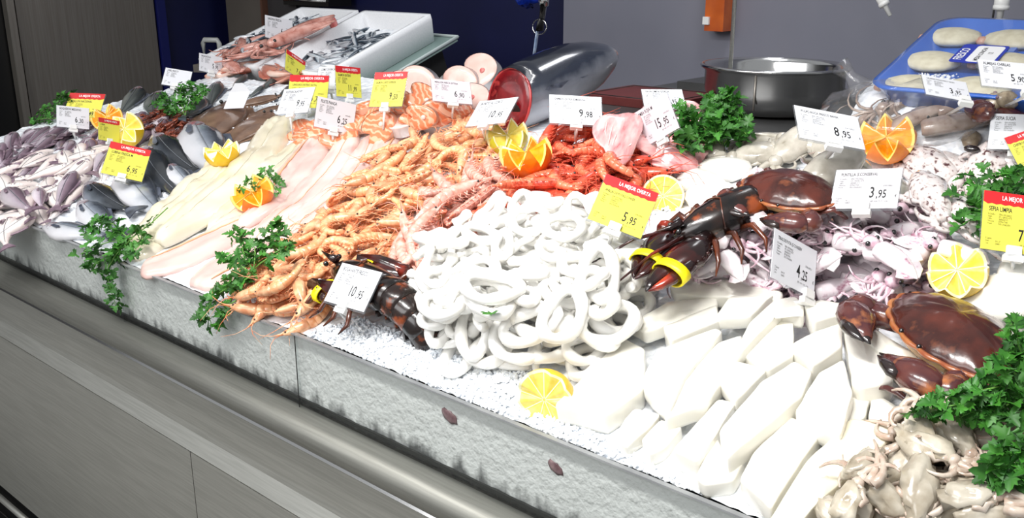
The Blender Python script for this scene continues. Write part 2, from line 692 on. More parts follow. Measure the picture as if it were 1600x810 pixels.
# ------------------------------------------------------------------ heaped ice
HM += 0.004 * np.sin(_UG * 9.0) * np.cos(_VG * 11)
HM += np.where((_UG > 0.50), np.clip((_VG - 0.93) / 0.16, 0, 1) * np.clip((_UG - .50) / .08, 0, 1) * 0.095, 0)
mound(1450, 205, .16, .10, .03)
mound(690, 290, .30, .28, .03)       # under the prawns
mound(900, 285, .22, .16, .02)
mound(800, 450, .24, .16, .02)       # under the rings
mound(1330, 400, .26, .15, .02)
mound(640, 190, .35, .16, .03)       # under salmon
mound(180, 270, .35, .25, .02)
HM *= np.clip((_VG + 0.0) / 0.05, 0.0, 1)
BASE = HM.copy()


def bed_w(u, v):
    return float(hget(u, v))


nz = noise.noise
b = MB()
us = np.arange(-2.13, 1.62, 0.0125)
vs = np.arange(0.006, 1.62, 0.0125)
idx = {}
for i, u in enumerate(us):
    for j, v in enumerate(vs):
        vmax = 1.62 if u > 0.575 else (1.04 if u > -0.42 else 1.13)
        if (u < -1.1 and v > 1.0) or u < -2.08 + max(0, v - .42) * .52:
            continue
        if v > vmax:
            continue
        q = Vector((u * 45, v * 45, 0))
        q2 = Vector((u * 110, v * 110, 3))
        idx[i, j] = len(b.v)
        b.v.append((u, v, bed_w(u, v) + nz(q) * .0035 + nz(q2) * .0028 - .002))
for (i, j) in list(idx):
    if (i + 1, j) in idx and (i, j + 1) in idx and (i + 1, j + 1) in idx:
        b.f.append([idx[i, j], idx[i + 1, j], idx[i + 1, j + 1], idx[i, j + 1]])
        b.m.append(0)
        b.flat.append(True)
ice = bobj('crushed_ice', b.mesh('crushed_ice', M_ice), 'white crushed ice heaped in the sloping counter under the seafood', 'ice')
ice['kind'] = 'stuff'


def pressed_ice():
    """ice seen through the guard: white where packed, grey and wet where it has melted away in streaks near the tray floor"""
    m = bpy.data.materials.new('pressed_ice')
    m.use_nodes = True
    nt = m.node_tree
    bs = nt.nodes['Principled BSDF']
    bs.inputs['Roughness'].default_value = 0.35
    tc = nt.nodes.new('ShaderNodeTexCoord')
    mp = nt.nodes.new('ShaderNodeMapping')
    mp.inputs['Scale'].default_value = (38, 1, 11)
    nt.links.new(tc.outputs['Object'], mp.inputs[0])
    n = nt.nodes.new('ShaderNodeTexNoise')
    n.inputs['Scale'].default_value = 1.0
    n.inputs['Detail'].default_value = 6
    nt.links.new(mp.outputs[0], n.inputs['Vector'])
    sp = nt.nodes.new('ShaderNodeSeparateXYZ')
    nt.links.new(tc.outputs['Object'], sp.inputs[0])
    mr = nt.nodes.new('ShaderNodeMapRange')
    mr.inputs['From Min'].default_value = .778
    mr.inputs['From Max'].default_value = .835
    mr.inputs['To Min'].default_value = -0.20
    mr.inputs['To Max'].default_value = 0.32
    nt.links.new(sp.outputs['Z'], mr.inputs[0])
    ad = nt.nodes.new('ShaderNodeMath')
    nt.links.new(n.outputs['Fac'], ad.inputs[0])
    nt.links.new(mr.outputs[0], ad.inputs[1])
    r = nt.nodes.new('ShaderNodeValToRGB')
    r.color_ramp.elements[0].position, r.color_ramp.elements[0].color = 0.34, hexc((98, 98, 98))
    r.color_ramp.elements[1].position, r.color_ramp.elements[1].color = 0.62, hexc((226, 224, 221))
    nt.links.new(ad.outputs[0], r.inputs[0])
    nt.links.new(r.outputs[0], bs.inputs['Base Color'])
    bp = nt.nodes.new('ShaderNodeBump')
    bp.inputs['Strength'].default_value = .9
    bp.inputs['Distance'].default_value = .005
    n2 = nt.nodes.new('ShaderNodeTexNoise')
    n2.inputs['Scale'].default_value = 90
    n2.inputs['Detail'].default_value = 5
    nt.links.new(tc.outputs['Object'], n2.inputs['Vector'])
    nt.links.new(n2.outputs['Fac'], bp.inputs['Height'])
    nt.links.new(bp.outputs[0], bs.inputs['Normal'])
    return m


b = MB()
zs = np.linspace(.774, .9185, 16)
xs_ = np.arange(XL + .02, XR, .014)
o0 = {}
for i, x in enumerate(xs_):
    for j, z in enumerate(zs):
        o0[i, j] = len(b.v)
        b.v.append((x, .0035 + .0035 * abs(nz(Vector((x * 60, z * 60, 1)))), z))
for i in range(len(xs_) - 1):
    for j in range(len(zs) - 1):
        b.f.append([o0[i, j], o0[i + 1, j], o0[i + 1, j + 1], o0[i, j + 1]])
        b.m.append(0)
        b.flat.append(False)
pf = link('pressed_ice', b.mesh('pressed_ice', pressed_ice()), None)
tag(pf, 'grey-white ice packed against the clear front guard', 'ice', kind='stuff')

# scraps of squid frozen in the ice behind the guard
M_scrap = pm('purple_scrap', (160, 128, 130), (98, 62, 68), rough=.3, scale=60)
for px, py, r in ((700, 652, .012), (866, 733, .010)):
    p = on_y(px, py, -.0)
    bb = MB().ball((0, 0, 0), r, 9, 6, sc=(1.6, .22, .8), fn=lambda q: 1 + .5 * nz(q * 2.1))
    o = link('squid_scrap', bb.mesh('squid_scrap', M_scrap))
    o.matrix_basis = Matrix.Translation((p.x, .0035, p.z)) @ Matrix.Rotation(.5, 4, 'Y')
    tag(o, 'purple squid scrap in the packed ice behind the guard, ' + ('the larger, below the lemon' if px < 800 else 'the fainter, below the white strips'), 'squid scrap')

# loose ice chips where the ice lies open
chip = MB()
bm = bmesh.new()
bmesh.ops.create_icosphere(bm, subdivisions=1, radius=1)
ico_v = [v.co.copy() for v in bm.verts]
ico_f = [[v.index for v in f.verts] for f in bm.faces]
bm.free()
open_ice = [([(470, 520), (560, 495), (650, 530), (720, 560), (830, 590), (880, 640), (980, 700), (1100, 770), (1140, 800), (800, 660), (600, 575)], 2600),
            ([(640, 500), (690, 540), (830, 560), (830, 620), (700, 590)], 500),
            ([(1380, 190), (1500, 170), (1530, 210), (1500, 240), (1420, 240)], 500),
            ([(110, 190), (230, 190), (210, 220), (120, 220)], 200),
            ([(0, 250), (180, 250), (200, 320), (60, 340), (0, 330)], 500),
            ([(240, 260), (330, 270), (330, 310), (260, 330)], 260),
            ([(640, 350), (790, 280), (800, 370), (700, 410)], 420),
            ([(860, 330), (1000, 300), (960, 360)], 160),
            ([(1040, 270), (1150, 260), (1130, 330), (1020, 340)], 200),
            ([(960, 370), (1000, 460), (1100, 450), (1040, 360)], 160),
            ([(330, 180), (440, 140), (470, 160), (350, 210)], 160),
            ([(1360, 640), (1600, 640), (1600, 800), (1300, 800)], 300)]
for poly, n in open_ice:
    for u, v in scatter(poly, n, 1, .005):
        s = random.uniform(.0016, .0042)
        if v < .005:
            continue
        R = Matrix.Rotation(random.uniform(0, 6.3), 3, Vector((random.gauss(0, 1), random.gauss(0, 1), random.gauss(0, 1))).normalized())
        sc = (random.uniform(.6, 1.5), random.uniform(.6, 1.3), random.uniform(.5, 1.0))
        base = Vector((u, v, bed_w(u, v) + s * .35))
        k = random.random()
        chip.add([base + R @ Vector((q.x * sc[0], q.y * sc[1], q.z * sc[2])) * s * (0.8 + .4 * ((i * 37 % 11) / 11 + k) % .5) for i, q in enumerate(ico_v)], ico_f, 0, True)
o = bobj('ice_chips', chip.mesh('ice_chips', M_chunk), 'loose glassy chips lying over the crushed ice', 'ice')
o['kind'] = 'stuff'
# crushed ice is opaque in bulk; only the guard is see-through

# ------------------------------------------------------------------ work counter, bowl, post, dispenser
wc = bpy.data.objects.new('work_counter', None)
COL.objects.link(wc)
tag(wc, 'dark grey work counter behind the display, under the steel bowl', 'counter')
wc.location = (0, 0, 0)
link('worktop', MB().box((0.35, 1.62, 1.135), (1.75, 1.0, .03)).mesh('worktop', M_darkcounter), wc)
link('front_panel', MB().box((0.1, 1.125, .56), (1.2, .02, 1.12)).mesh('front_panel', M_darkcounter), wc)
link('back_ledge', MB().box((0.4, 2.03, 1.16), (1.66, .19, .03)).mesh('back_ledge', M_darkcounter), wc)
p = on_z(1075, 158, 1.15)
link('worktop_strip', MB().box((p.x + .1, p.y, 1.152), (.42, .012, .004)).mesh('worktop_strip', M_steel_dark), wc)

bowl_c = on_z(1211, 103, 1.285)
R_ = 0.205
prof_o = [(0.0, 0), (.10, 0), (.15, .008), (.182, .032), (.196, .07), (.198, .122), (.205, .130), (.209, .134), (.207, .139), (.200, .138), (.193, .125), (.190, .07), (.175, .036), (.14, .014), (0.0, .008)]
rs = []
for r, z in prof_o:
    rs.append([(max(r, .001) * math.cos(a), max(r, .001) * math.sin(a), z) for a in np.linspace(0, 2 * math.pi, 49)[:-1]])
t = Tpl([], root=MB().rings(rs).mesh('bowl', M_chrome))
o = t.make('steel_bowl', 'wide polished steel bowl standing on the dark work counter', 'bowl')
o.location = (bowl_c.x, bowl_c.y, 1.151)
b = MB()
b.tube([(.199 * math.cos(a), .199 * math.sin(a), z) for a, z in ((-1.35, .125), (-1.35, .06), (-1.35, .03))], .003)
link('side_seam', b.mesh('side_seam', M_steel_dark), o)
b = MB().tube([(.206 * math.cos(a), .206 * math.sin(a), .1345) for a in np.linspace(0, 2 * math.pi, 49)[:-1]], .0055, 8, closed=True)
link('rolled_rim', b.mesh('rolled_rim', M_chrome), o)

pb = on_z(1137, 168, 1.15)
t = Tpl([('rod', MB().tube([(0, 0, 0), (0, 0, .9)], .0062, 10).mesh('rod', M_steel), None),
         ('foot', MB().tube([(0, 0, 0), (0, 0, .012)], [.022, .018], 14).mesh('foot', M_steel), None)])
o = t.make('steel_post', 'thin upright steel post on the work counter before the bowl', 'post')
o.location = (pb.x, pb.y, 1.15)

pd = on_y(1123, 48, 2.10)
M_amber = pm('amber_plastic', (214, 104, 20), (178, 74, 8), rough=.2, scale=8, coat=.5)
t = Tpl([('tank', MB().box((0, 0, .13), (.074, .07, .26)).mesh('tank', M_amber), None),
         ('back_plate', MB().box((0, .033, .14), (.082, .006, .29)).mesh('back_plate', M_pillar), None),
         ('nozzle', MB().box((-.028, -.038, .035), (.024, .012, .026)).mesh('nozzle', M_white_pl), None),
         ('paper_label', MB().box((.006, -.0365, .20), (.05, .002, .11)).mesh('paper_label', M_white_pl), None)])
o = t.make('soap_dispenser', 'amber soap dispenser with a white nozzle on the grey wall', 'dispenser')
o.location = (pd.x, 2.098, pd.z)

# red-brown cutting board lying behind the tuna
p = on_z(1015, 160, 1.155)
o = link('cutting_board', MB().box((0, 0, .012), (.34, .30, .024)).mesh('cutting_board', pm('board_red', (92, 34, 34), (104, 42, 40), rough=.5, scale=12)))
o.location = (p.x - .03, p.y + .05, 1.151)
tag(o, 'dark red cutting board on the work counter behind the big tuna', 'cutting board')
link('juice_groove', MB().tube([(-.15, -.13, .0245), (.15, -.13, .0245), (.15, .13, .0245), (-.15, .13, .0245)], .002, 5, closed=True).mesh('juice_groove', M_seam), o)

# hanging sprayer: steel swivel, black clip, clear strip; and a blue crumpled bag above it
def hp(px, py, y=1.5):
    return on_y(px, py, y)


a0, a1, a2, a3, a4 = hp(853, -120), hp(848, 2), hp(845, 28), hp(842, 42), hp(834, 98)
root = a1
L = lambda q: q - root
b1 = MB().tube([L(a0), L(a1)], .006, 8)
b2 = MB().tube([L(hp(851, -12)), L(hp(850, 8)), L(hp(849, 10)), L(hp(847, 28))], [.016, .016, .011, .010], 12)
b3 = MB().tube([L(hp(846, 29)), L(hp(843, 48))], [.015, .019], 10, flat=.4)
b4 = MB().tube([L(hp(843 + 11 * math.cos(t), 42 + 12 * math.sin(t))) for t in np.linspace(0, 2 * math.pi, 17)[:-1]], .002, 6, closed=True)
b5 = MB().tube([L(hp(840, 48)), L(hp(838, 62)), L(hp(836, 76)), L(hp(833, 96))], [.008, .0085, .008, .007], 8, flat=.3)
t = Tpl([('cord', b1.mesh('cord', M_black)), ('swivel', b2.mesh('swivel', M_chrome)), ('clip', b3.mesh('clip', M_black)),
         ('ring', b4.mesh('ring', M_chrome)), ('strap', b5.mesh('strap', pm('pale_blue_strap', (150, 176, 214), (196, 212, 236), rough=.2, scale=40)))])
o = t.make('hanging_tool', 'steel swivel and black clip with a pale strap hanging over the tuna', 'hanging tool')
o.location = root
b = MB().ball((0, 0, 0), .055, 20, 14, sc=(1, .7, .9), fn=lambda q: 1 + .35 * nz(q * 3.1) + .12 * nz(q * 9))
o = link('blue_bag', b.mesh('blue_bag', pm('blue_film', (24, 60, 190), (12, 34, 120), rough=.25, scale=30, coat=.4)))
p = hp(822, -14, 1.55)
o.location = p
tag(o, 'crumpled blue plastic bag hanging beside the steel swivel', 'bag')
link('tie', MB().tube([(0, 0, .03), (0, 0, .4)], .004, 6).mesh('tie', M_black), o)
# white hose nozzles at the top edge
for px, py, s, lab in ((1565, 6, 1.0, 'white plastic hose nozzle hanging above the blue shell tray'), (1379, 2, .75, 'small white nozzle tip in front of the grey wall')):
    p = on_y(px, py, 1.7)
    b = MB().tube([(0, 0, .25), (0, 0, .02), (0, 0, .01), (0, 0, -.012), (0, 0, -.016), (0, 0, -.045)], [.012 * s, .012 * s, .018 * s, .018 * s, .009 * s, .007 * s], 12)
    o = link('hose_nozzle', b.mesh('hose_nozzle', M_white_pl))
    o.location = p
    if s < 1:
        o.rotation_euler = (0, -.6, 0)
    tag(o, lab, 'nozzle')
    link('collar', MB().tube([(0, 0, -.014), (0, 0, -.004)], .0195 * s, 12).mesh('collar', M_white_pl), o)
# ================================================================== seafood templates
TAU = 2 * math.pi


def fish_tpl(L, H, T, mat, fin_mat, bend=0.0, prof=None, sag=0.0, k=12, tail=.16, eye=.035, dorsal=True, eyemat=None, gill=True):
    """a fish lying on its flank: x head to tail, y belly to back, z across its thickness"""
    prof = prof or [(0, .04, .18), (.045, .17, .40), (.11, .38, .66), (.19, .63, .86), (.30, .90, 1), (.42, 1, .97), (.55, .90, .85), (.68, .68, .66), (.80, .45, .45), (.90, .30, .25), (.96, .26, .14), (1.0, .27, .08)]
    b = MB()
    Lb = L * (1 - tail)

    def cen(t):
        a = bend * (t - .3)
        if abs(bend) < 1e-4:
            return Vector((t * Lb, 0, -sag * (t - .4) ** 2)), 0.0
        r = Lb / bend
        return Vector((.3 * Lb + r * math.sin(a), r * (1 - math.cos(a)) , -sag * (t - .4) ** 2)), a

    rs = []
    for t, h, w in prof:
        c, a = cen(t)
        d = Vector((-math.sin(a), math.cos(a), 0))
        rs.append([c + d * (math.cos(q) * h * H / 2 - (.06 * H if t < .2 else 0) * (1 - t / .2)) + Vector((0, 0, math.sin(q) * w * T / 2 + T * .45)) for q in [TAU * j / k for j in range(k)]])
    b.rings(rs)
    parts = [('body', b.mesh('fish_body', mat))]

    def fin(name, pts, th=.0012):
        m = MB()
        n = len(pts)
        m.add([p + Vector((0, 0, th)) for p in pts] + [p - Vector((0, 0, th)) for p in pts],
              [tuple(range(n)), tuple(reversed(range(n, 2 * n)))] + [(i, n + i, n + (i + 1) % n, (i + 1) % n) for i in range(n)], 0, True)
        parts.append((name, m.mesh(name, fin_mat)))

    def at(t, y, z=.45):
        c, a = cen(t)
        return c + Vector((-math.sin(a), math.cos(a), 0)) * y * H / 2 + Vector((0, 0, z * T))

    c, a = cen(1.0)
    d, e = Vector((math.cos(a), math.sin(a), 0)), Vector((-math.sin(a), math.cos(a), 0))
    z0 = Vector((0, 0, T * .45))
    tl = L * tail
    fin('tail_fin', [c + z0 + e * .10 * H, c + z0 + d * tl * .5 + e * .26 * H, c + z0 + d * tl + e * .36 * H, c + z0 + d * tl * .72, c + z0 + d * tl - e * .36 * H, c + z0 + d * tl * .5 - e * .26 * H, c + z0 - e * .10 * H])
    if dorsal:
        fin('dorsal_fin', [at(.32, .90), at(.36, 1.22), at(.50, 1.15), at(.60, .95), at(.72, .72), at(.72, .5), at(.5, .7)])
        m = MB()
        parts.append(('pectoral_fin', m.add([at(.24, -.2, .96), at(.27, -.05, 1.0), at(.40, -.15, 1.02), at(.42, -.32, 1.01), at(.36, -.38, .99)], [(0, 1, 2, 3, 4)], 0, True).mesh('pectoral_fin', fin_mat)))
    if eye:
        p = at(.09, .08, .45 + .5 * .55)
        m = MB().ball(p, eye * H * .8, 8, 5, 0, (1, 1, .5))
        parts.append(('eye', m.mesh('eye', eyemat or M_eye)))
    if gill:
        sf = lambda t_, y_, h_, w_: at(t_, y_, .45 + .5 * w_ * math.sqrt(max(0, 1 - (y_ / h_) ** 2)) - .01)
        m = MB().tube([sf(.225, .46, .72, .90), sf(.24, .25, .74, .92), sf(.24, -.15, .74, .92), sf(.225, -.46, .72, .90)], [.0006, .0012, .0012, .0006], 5)
        parts.append(('gill_edge', m.mesh('gill_edge', M_gill)))
    if gill:
        g = MB()
        ring_ = [at(.195 + .042 * math.cos(q), .02 + .44 * math.sin(q) * (1 if math.cos(q) < .9 else .9), .45 + .5 * .90 * math.sqrt(max(0, 1 - (.46 * math.sin(q) / .64) ** 2)) - .005) for q in [TAU * j / 14 for j in range(14)]]
        cc_ = at(.195, .02, .93)
        g.add(ring_ + [cc_], [(j, (j + 1) % 14, 14) for j in range(14)])
        parts.append(('gill_cover', g.mesh('gill_cover', M_gcov)))
        lat_ = [at(t_, .12 - .10 * t_, .455 + .5 * w_) for t_, w_ in ((.25, .98), (.34, 1.0), (.46, .96), (.58, .85), (.7, .65), (.82, .45), (.94, .22))]
        parts.append(('lateral_line', MB().tube(lat_, .0006, 4).mesh('lateral_line', M_fin_l)))
    return Tpl(parts)


M_gcov = pm('gill_cover', (196, 188, 192), (132, 124, 132), rough=.2, scale=50, detail=4, coat=.7, c3=(150, 92, 92), hi=.6)
M_fin_l = pm('lateral_grey', (112, 116, 124), rough=.3)
M_eye = pm('fish_eye', (16, 16, 18), rough=.1, coat=1)
M_gill = pm('gill', (120, 66, 66), (70, 44, 48), rough=.35, scale=90)
M_bass = ramp_mat('bass_skin', 1, [(.0, (226, 224, 228)), (.42, (202, 204, 210)), (.62, (132, 140, 152)), (.80, (66, 72, 82)), (1.0, (34, 38, 44))], rough=.26, coat=.6)
M_bass_dark = ramp_mat('dark_bass_skin', 1, [(.0, (150, 156, 168)), (.25, (88, 94, 102)), (.5, (46, 50, 56)), (1.0, (24, 27, 30))], rough=.24, coat=.7)
M_fin = pm('fin_grey', (96, 102, 116), (60, 64, 76), rough=.35, scale=60)
M_whit = ramp_mat('purple_fish_skin', 1, [(0, (230, 222, 226)), (.4, (196, 182, 194)), (.65, (134, 112, 126)), (1, (92, 74, 88))], rough=.3, coat=.5, rand=.16)
M_fin_p = pm('fin_purple', (150, 128, 140), (110, 90, 104), rough=.35, scale=60)
M_pale = ramp_mat('pale_fish_skin', 1, [(0, (248, 242, 238)), (.5, (240, 230, 226)), (1, (212, 194, 190))], rough=.3, coat=.5)
M_bream = ramp_mat('dark_fish_skin', 1, [(0, (150, 156, 152)), (.4, (92, 98, 96)), (1, (38, 42, 42))], rough=.28, coat=.6)
M_redm = ramp_mat('reddish_fish_skin', 1, [(0, (240, 214, 200)), (.45, (222, 160, 138)), (1, (186, 104, 88))], rough=.3, coat=.5)
M_fin_r = pm('fin_red', (206, 128, 104), (180, 96, 82), rough=.35, scale=60)
M_sard = ramp_mat('sardine_skin', 1, [(0, (232, 234, 238)), (.45, (190, 198, 206)), (.65, (70, 84, 98)), (1, (26, 34, 44))], rough=.2, metal=.25, coat=.5)
SLIM = [(0, .05, .25), (.05, .34, .5), (.12, .62, .8), (.22, .86, .95), (.35, 1, 1), (.5, .9, .9), (.65, .68, .7), (.8, .45, .48), (.92, .28, .28), (1, .24, .12)]
T_bass = [fish_tpl(.26, .066, .036, M_bass, M_fin, b_) for b_ in (.25, -.3)]
T_bassd = [fish_tpl(.26, .062, .036, M_bass_dark, M_fin, b_) for b_ in (.35, -.2)]
T_whit = [fish_tpl(.19, .046, .030, M_whit, M_fin_p, b_, SLIM, k=9) for b_ in (.5, -.4, .1)]
T_pale = [fish_tpl(.16, .050, .030, M_pale, M_fin_p, b_, SLIM, k=9) for b_ in (.6, -.5)]
T_bream = [fish_tpl(.27, .058, .034, M_bream, M_fin, b_) for b_ in (.2, -.25)]
T_redm = [fish_tpl(.24, .052, .040, M_redm, M_fin_r, b_, SLIM) for b_ in (.6, -.5)]
T_sard = [fish_tpl(.115, .022, .015, M_sard, M_fin, b_, SLIM, k=7, dorsal=False, gill=False) for b_ in (.3, -.3, 0)]

# ---- flatfish
M_flat = pm('flatfish_skin', (132, 104, 86), (104, 80, 66), rough=.32, scale=26, detail=6, coat=.5, rand=.12, bump=.2, bscale=200)
M_flat_fin = pm('flatfish_fin', (150, 118, 96), (120, 92, 76), rough=.35, scale=120, stretch=(1, 6, 1))


def flatfish(L, W):
    n = 15
    b, f = MB(), MB()
    rs, ro = [], []
    for i in range(n):
        t = i / (n - 1)
        hw = W / 2 * max(.06, (math.sin(math.pi * min(1, t * 1.02 + .0)) ** .75) * (1 - .25 * t)) if t < .97 else W * .07
        x = t * L * .88
        th = .012 * math.sin(math.pi * min(.97, max(.06, t))) + .003
        rs.append([Vector((x, hw * .8 * math.cos(q), th * math.sin(q) * (1 if math.sin(q) > 0 else .3) + .006)) for q in [TAU * j / 12 for j in range(12)]])
        ro.append((x, hw))
    b.rings(rs)
    pts = [Vector((x, h * (1.0 + .04 * math.sin(x * 900)), .005)) for x, h in ro[1:]] + [Vector((x, -h * (1 + .04 * math.sin(x * 870)), .005)) for x, h in reversed(ro[1:])]
    m = len(pts)
    f.add(pts + [p - Vector((0, 0, .002)) for p in pts], [tuple(range(m - 1, -1, -1)), tuple(range(m, 2 * m))] + [(i, (i + 1) % m, m + (i + 1) % m, m + i) for i in range(m)], 0, True)
    tl = MB()
    x0 = L * .87
    tl.add([(x0, .010, .008), (L, .030, .006), (L * 1.01, 0, .006), (L, -.030, .006), (x0, -.010, .008), (x0, 0, .003)], [(0, 4, 3, 2, 1), (0, 1, 2, 3, 4)], 0, True)
    e = MB().ball((L * .075, .012, .016), .0042, 8, 5)
    e2 = MB().ball((L * .095, -.006, .0175), .0042, 8, 5)
    return Tpl([('body', b.mesh('flatfish_body', M_flat)), ('fin_fringe', f.mesh('fin_fringe', M_flat_fin)), ('tail_fin', tl.mesh('tail_fin', M_flat_fin)), ('eye', e.mesh('eye', M_eye)), ('eye', e2.mesh('eye', M_eye))])


T_flat = [flatfish(.26, .15), flatfish(.24, .12)]


# ---- prawns
def prawn_mats(n, body, body2, head, head2, tail, coat=.5):
    return (pm(n + '_shell', body, body2, rough=.26, scale=55, detail=4, coat=coat, rand=.10, sss=.0, bump=.15, bscale=300),
            pm(n + '_head', head, head2, rough=.28, scale=70, detail=5, coat=coat, rand=.12),
            pm(n + '_tail', tail, body, rough=.3, scale=60, coat=.3),
            pm(n + '_feeler', tail, head, rough=.4, scale=40))


PM_o = prawn_mats('cooked_prawn', (252, 200, 152), (242, 160, 106), (246, 194, 150), (214, 142, 100), (234, 128, 78))
PM_p = prawn_mats('pale_prawn', (236, 190, 176), (218, 156, 142), (240, 196, 182), (214, 134, 112), (226, 120, 88))
PM_r = prawn_mats('red_prawn', (244, 142, 104), (226, 92, 62), (232, 104, 74), (204, 64, 46), (222, 84, 58))
PM_n = prawn_mats('brown_prawn', (128, 58, 36), (82, 34, 24), (100, 42, 30), (52, 22, 20), (150, 70, 44))


def prawn(mats, L=.115, B=2.4, R=.0098, feel=2, wob=0):
    bodym, headm, tailm, feelm = mats
    N = 22
    pts, ang = [], []
    x = y = 0.0
    a = math.pi - B * .18
    for i in range(N + 1):
        t = i / N
        pts.append(Vector((x, y, R)))
        ang.append(a)
        k = 0 if t < .36 else B / (.64 * N) * (1.15 - .3 * t)
        a += k
        x += math.cos(a) * L / N
        y += math.sin(a) * L / N
    cx = sum(p.x for p in pts) / len(pts)
    cy = sum(p.y for p in pts) / len(pts)
    pts = [p - Vector((cx, cy, 0)) for p in pts]
    hN = 9
    # head: carapace with a toothed rostrum
    hd = MB()
    hr = [.10, .40, .66, .82, .94, 1.02, 1.06, 1.07, 1.05, 1.0]
    hd.tube(pts[:hN + 1], [R * .98 * q for q in hr], 8, 0, .88)
    d = (pts[0] - pts[2]).normalized()
    nrm = Vector((-d.y, d.x, 0))
    hd.tube([pts[2] + nrm * -R * .5, pts[0] + nrm * -R * .3 + d * .004, pts[0] + nrm * -R * .55 + d * .020], [R * .30, R * .16, .0004], 5, 0)
    # tail: overlapping plates
    ab = MB()
    SEG = 6
    i0, i1 = float(hN), N - .6

    def along(f):
        i = min(int(f), N - 1)
        return pts[i].lerp(pts[i + 1], f - i)

    for g in range(SEG):
        fa, fb = i0 + (i1 - i0) * g / SEG - .25, i0 + (i1 - i0) * (g + 1) / SEG + .35
        r0 = R * (1.04 - .50 * g / SEG)
        r1 = R * (1.04 - .50 * (g + 1) / SEG)
        n0 = len(ab.f)
        ab.tube([along(max(0, fa + (fb - fa) * q)) for q in (0, .12, .5, .84, 1.0)], [r0 * .84, r0 * 1.0, (r0 + r1) / 2 * 1.06, r1 * 1.08, r1 * .90], 8, 0, .92)
        for fi in range(n0, len(ab.f)):
            if fi - n0 >= 24 and fi - n0 < 32:
                ab.m[fi] = 1
    tf = MB()
    dd = (pts[-1] - pts[-2]).normalized()
    nn = Vector((-dd.y, dd.x, 0))
    for ang_, ln in ((-.5, .020), (-.18, .023), (.15, .023), (.5, .020)):
        e = dd * math.cos(ang_) + nn * math.sin(ang_)
        g = Vector((-e.y, e.x, 0))
        c0 = pts[-2]
        z = Vector((0, 0, .0012 + .002 * abs(ang_)))
        q = [c0 + g * .0015, c0 + e * ln * .6 + g * .0042, c0 + e * ln + g * .0015, c0 + e * ln - g * .0015, c0 + e * ln * .6 - g * .0042, c0 - g * .0015]
        tf.add([p + z for p in q] + [p - z for p in q], [(0, 1, 2, 3, 4, 5), (11, 10, 9, 8, 7, 6)] + [(i, 6 + i, 6 + (i + 1) % 6, (i + 1) % 6) for i in range(6)])
    lg = MB()
    for i in range(3, hN + 9, 1):
        tt = (pts[min(i + 1, N)] - pts[i - 1]).normalized()
        inn = Vector((-tt.y, tt.x, 0))
        ln = .014 if i < hN + 1 else .009
        for sgn in (-.25, .35):
            st = pts[i] + inn * R * .7 + Vector((0, 0, sgn * R))
            lg.tube([st, st + inn * ln * .55 + tt * ln * .3 * (1 if i % 2 else -.4) + Vector((0, 0, sgn * .002)), st + inn * ln - tt * ln * .35], [.0013, .0009, .0003], 4, 0, up=(0, 0, 1))
    parts = [('head', hd.mesh('prawn_head', headm)), ('tail_shell', ab.mesh('tail_shell', [bodym, tailm])), ('tail_fan', tf.mesh('tail_fan', tailm)), ('leg_fringe', lg.mesh('leg_fringe', feelm))]
    e = MB().ball(pts[1] + Vector((0, 0, R * .34)) + nrm * -R * .10, R * .20, 7, 5)
    parts.append(('eye', e.mesh('eye', M_eye)))
    for q in range(feel):
        f = MB()
        s1 = 1 if q % 2 else -1
        st = pts[0] + Vector((0, 0, s1 * .002))
        ln = (.07, .05, .09, .06)[q % 4]
        f.tube([st, st + d * ln * .35 + nrm * s1 * .006 + Vector((0, 0, .006)), st + d * ln * .6 + nrm * s1 * (.018 + .012 * wob) + Vector((0, 0, .005)), st + d * ln * .8 + nrm * s1 * (.045 + .02 * wob) - Vector((0, 0, .002))], [.0010, .0008, .0006, .0003], 4)
        parts.append(('antenna', f.mesh('antenna', feelm)))
    return Tpl(parts)


T_po = [prawn(PM_o, .138, b_, .0122) for b_ in (1.1, 1.8, 2.5, 3.1)]
T_pp = [prawn(PM_p, .145, b_, .0120) for b_ in (.5, .9, 1.5)]
T_pr = [prawn(PM_r, .135, b_, .0125, 3, w_) for b_, w_ in ((.7, 0), (1.4, 1), (2.1, .5))]
T_pn = [prawn(PM_n, .075, b_, .0085, 0) for b_ in (1.5, 2.4)]

# ---- squid rings
M_ring = pm('squid_white', (246, 244, 238), (252, 251, 248), rough=.28, scale=25, coat=.5, sss=.0)


def ring(R, r, h, e, seed, gap=0):
    rs = random.Random(seed)
    n = 26
    ph = [rs.uniform(0, TAU) for _ in range(4)]
    pts = []
    for i in range(n):
        a = TAU * i / n * (1 - gap)
        q = R * (1 + .10 * math.sin(2 * a + ph[0]) + .05 * math.sin(3 * a + ph[1]))
        pts.append(Vector((q * math.cos(a), q * e * math.sin(a), h * .5 + .003 * math.sin(2 * a + ph[2]))))
    b = MB()
    b.tube(pts, [r * (1 + .15 * math.sin(a_ * .9 + ph[3])) for a_ in range(n)], 8, 0, h / 2 / r * .95, closed=gap == 0)
    return Tpl([], root=b.mesh('squid_ring', M_ring))


T_ring = [ring(.028, .0085, .019, .85, 1), ring(.022, .0080, .018, .9, 2), ring(.034, .0090, .020, .75, 3), ring(.040, .0095, .020, .6, 4), ring(.026, .0085, .018, .55, 5), ring(.032, .0085, .018, .7, 6, .22)]


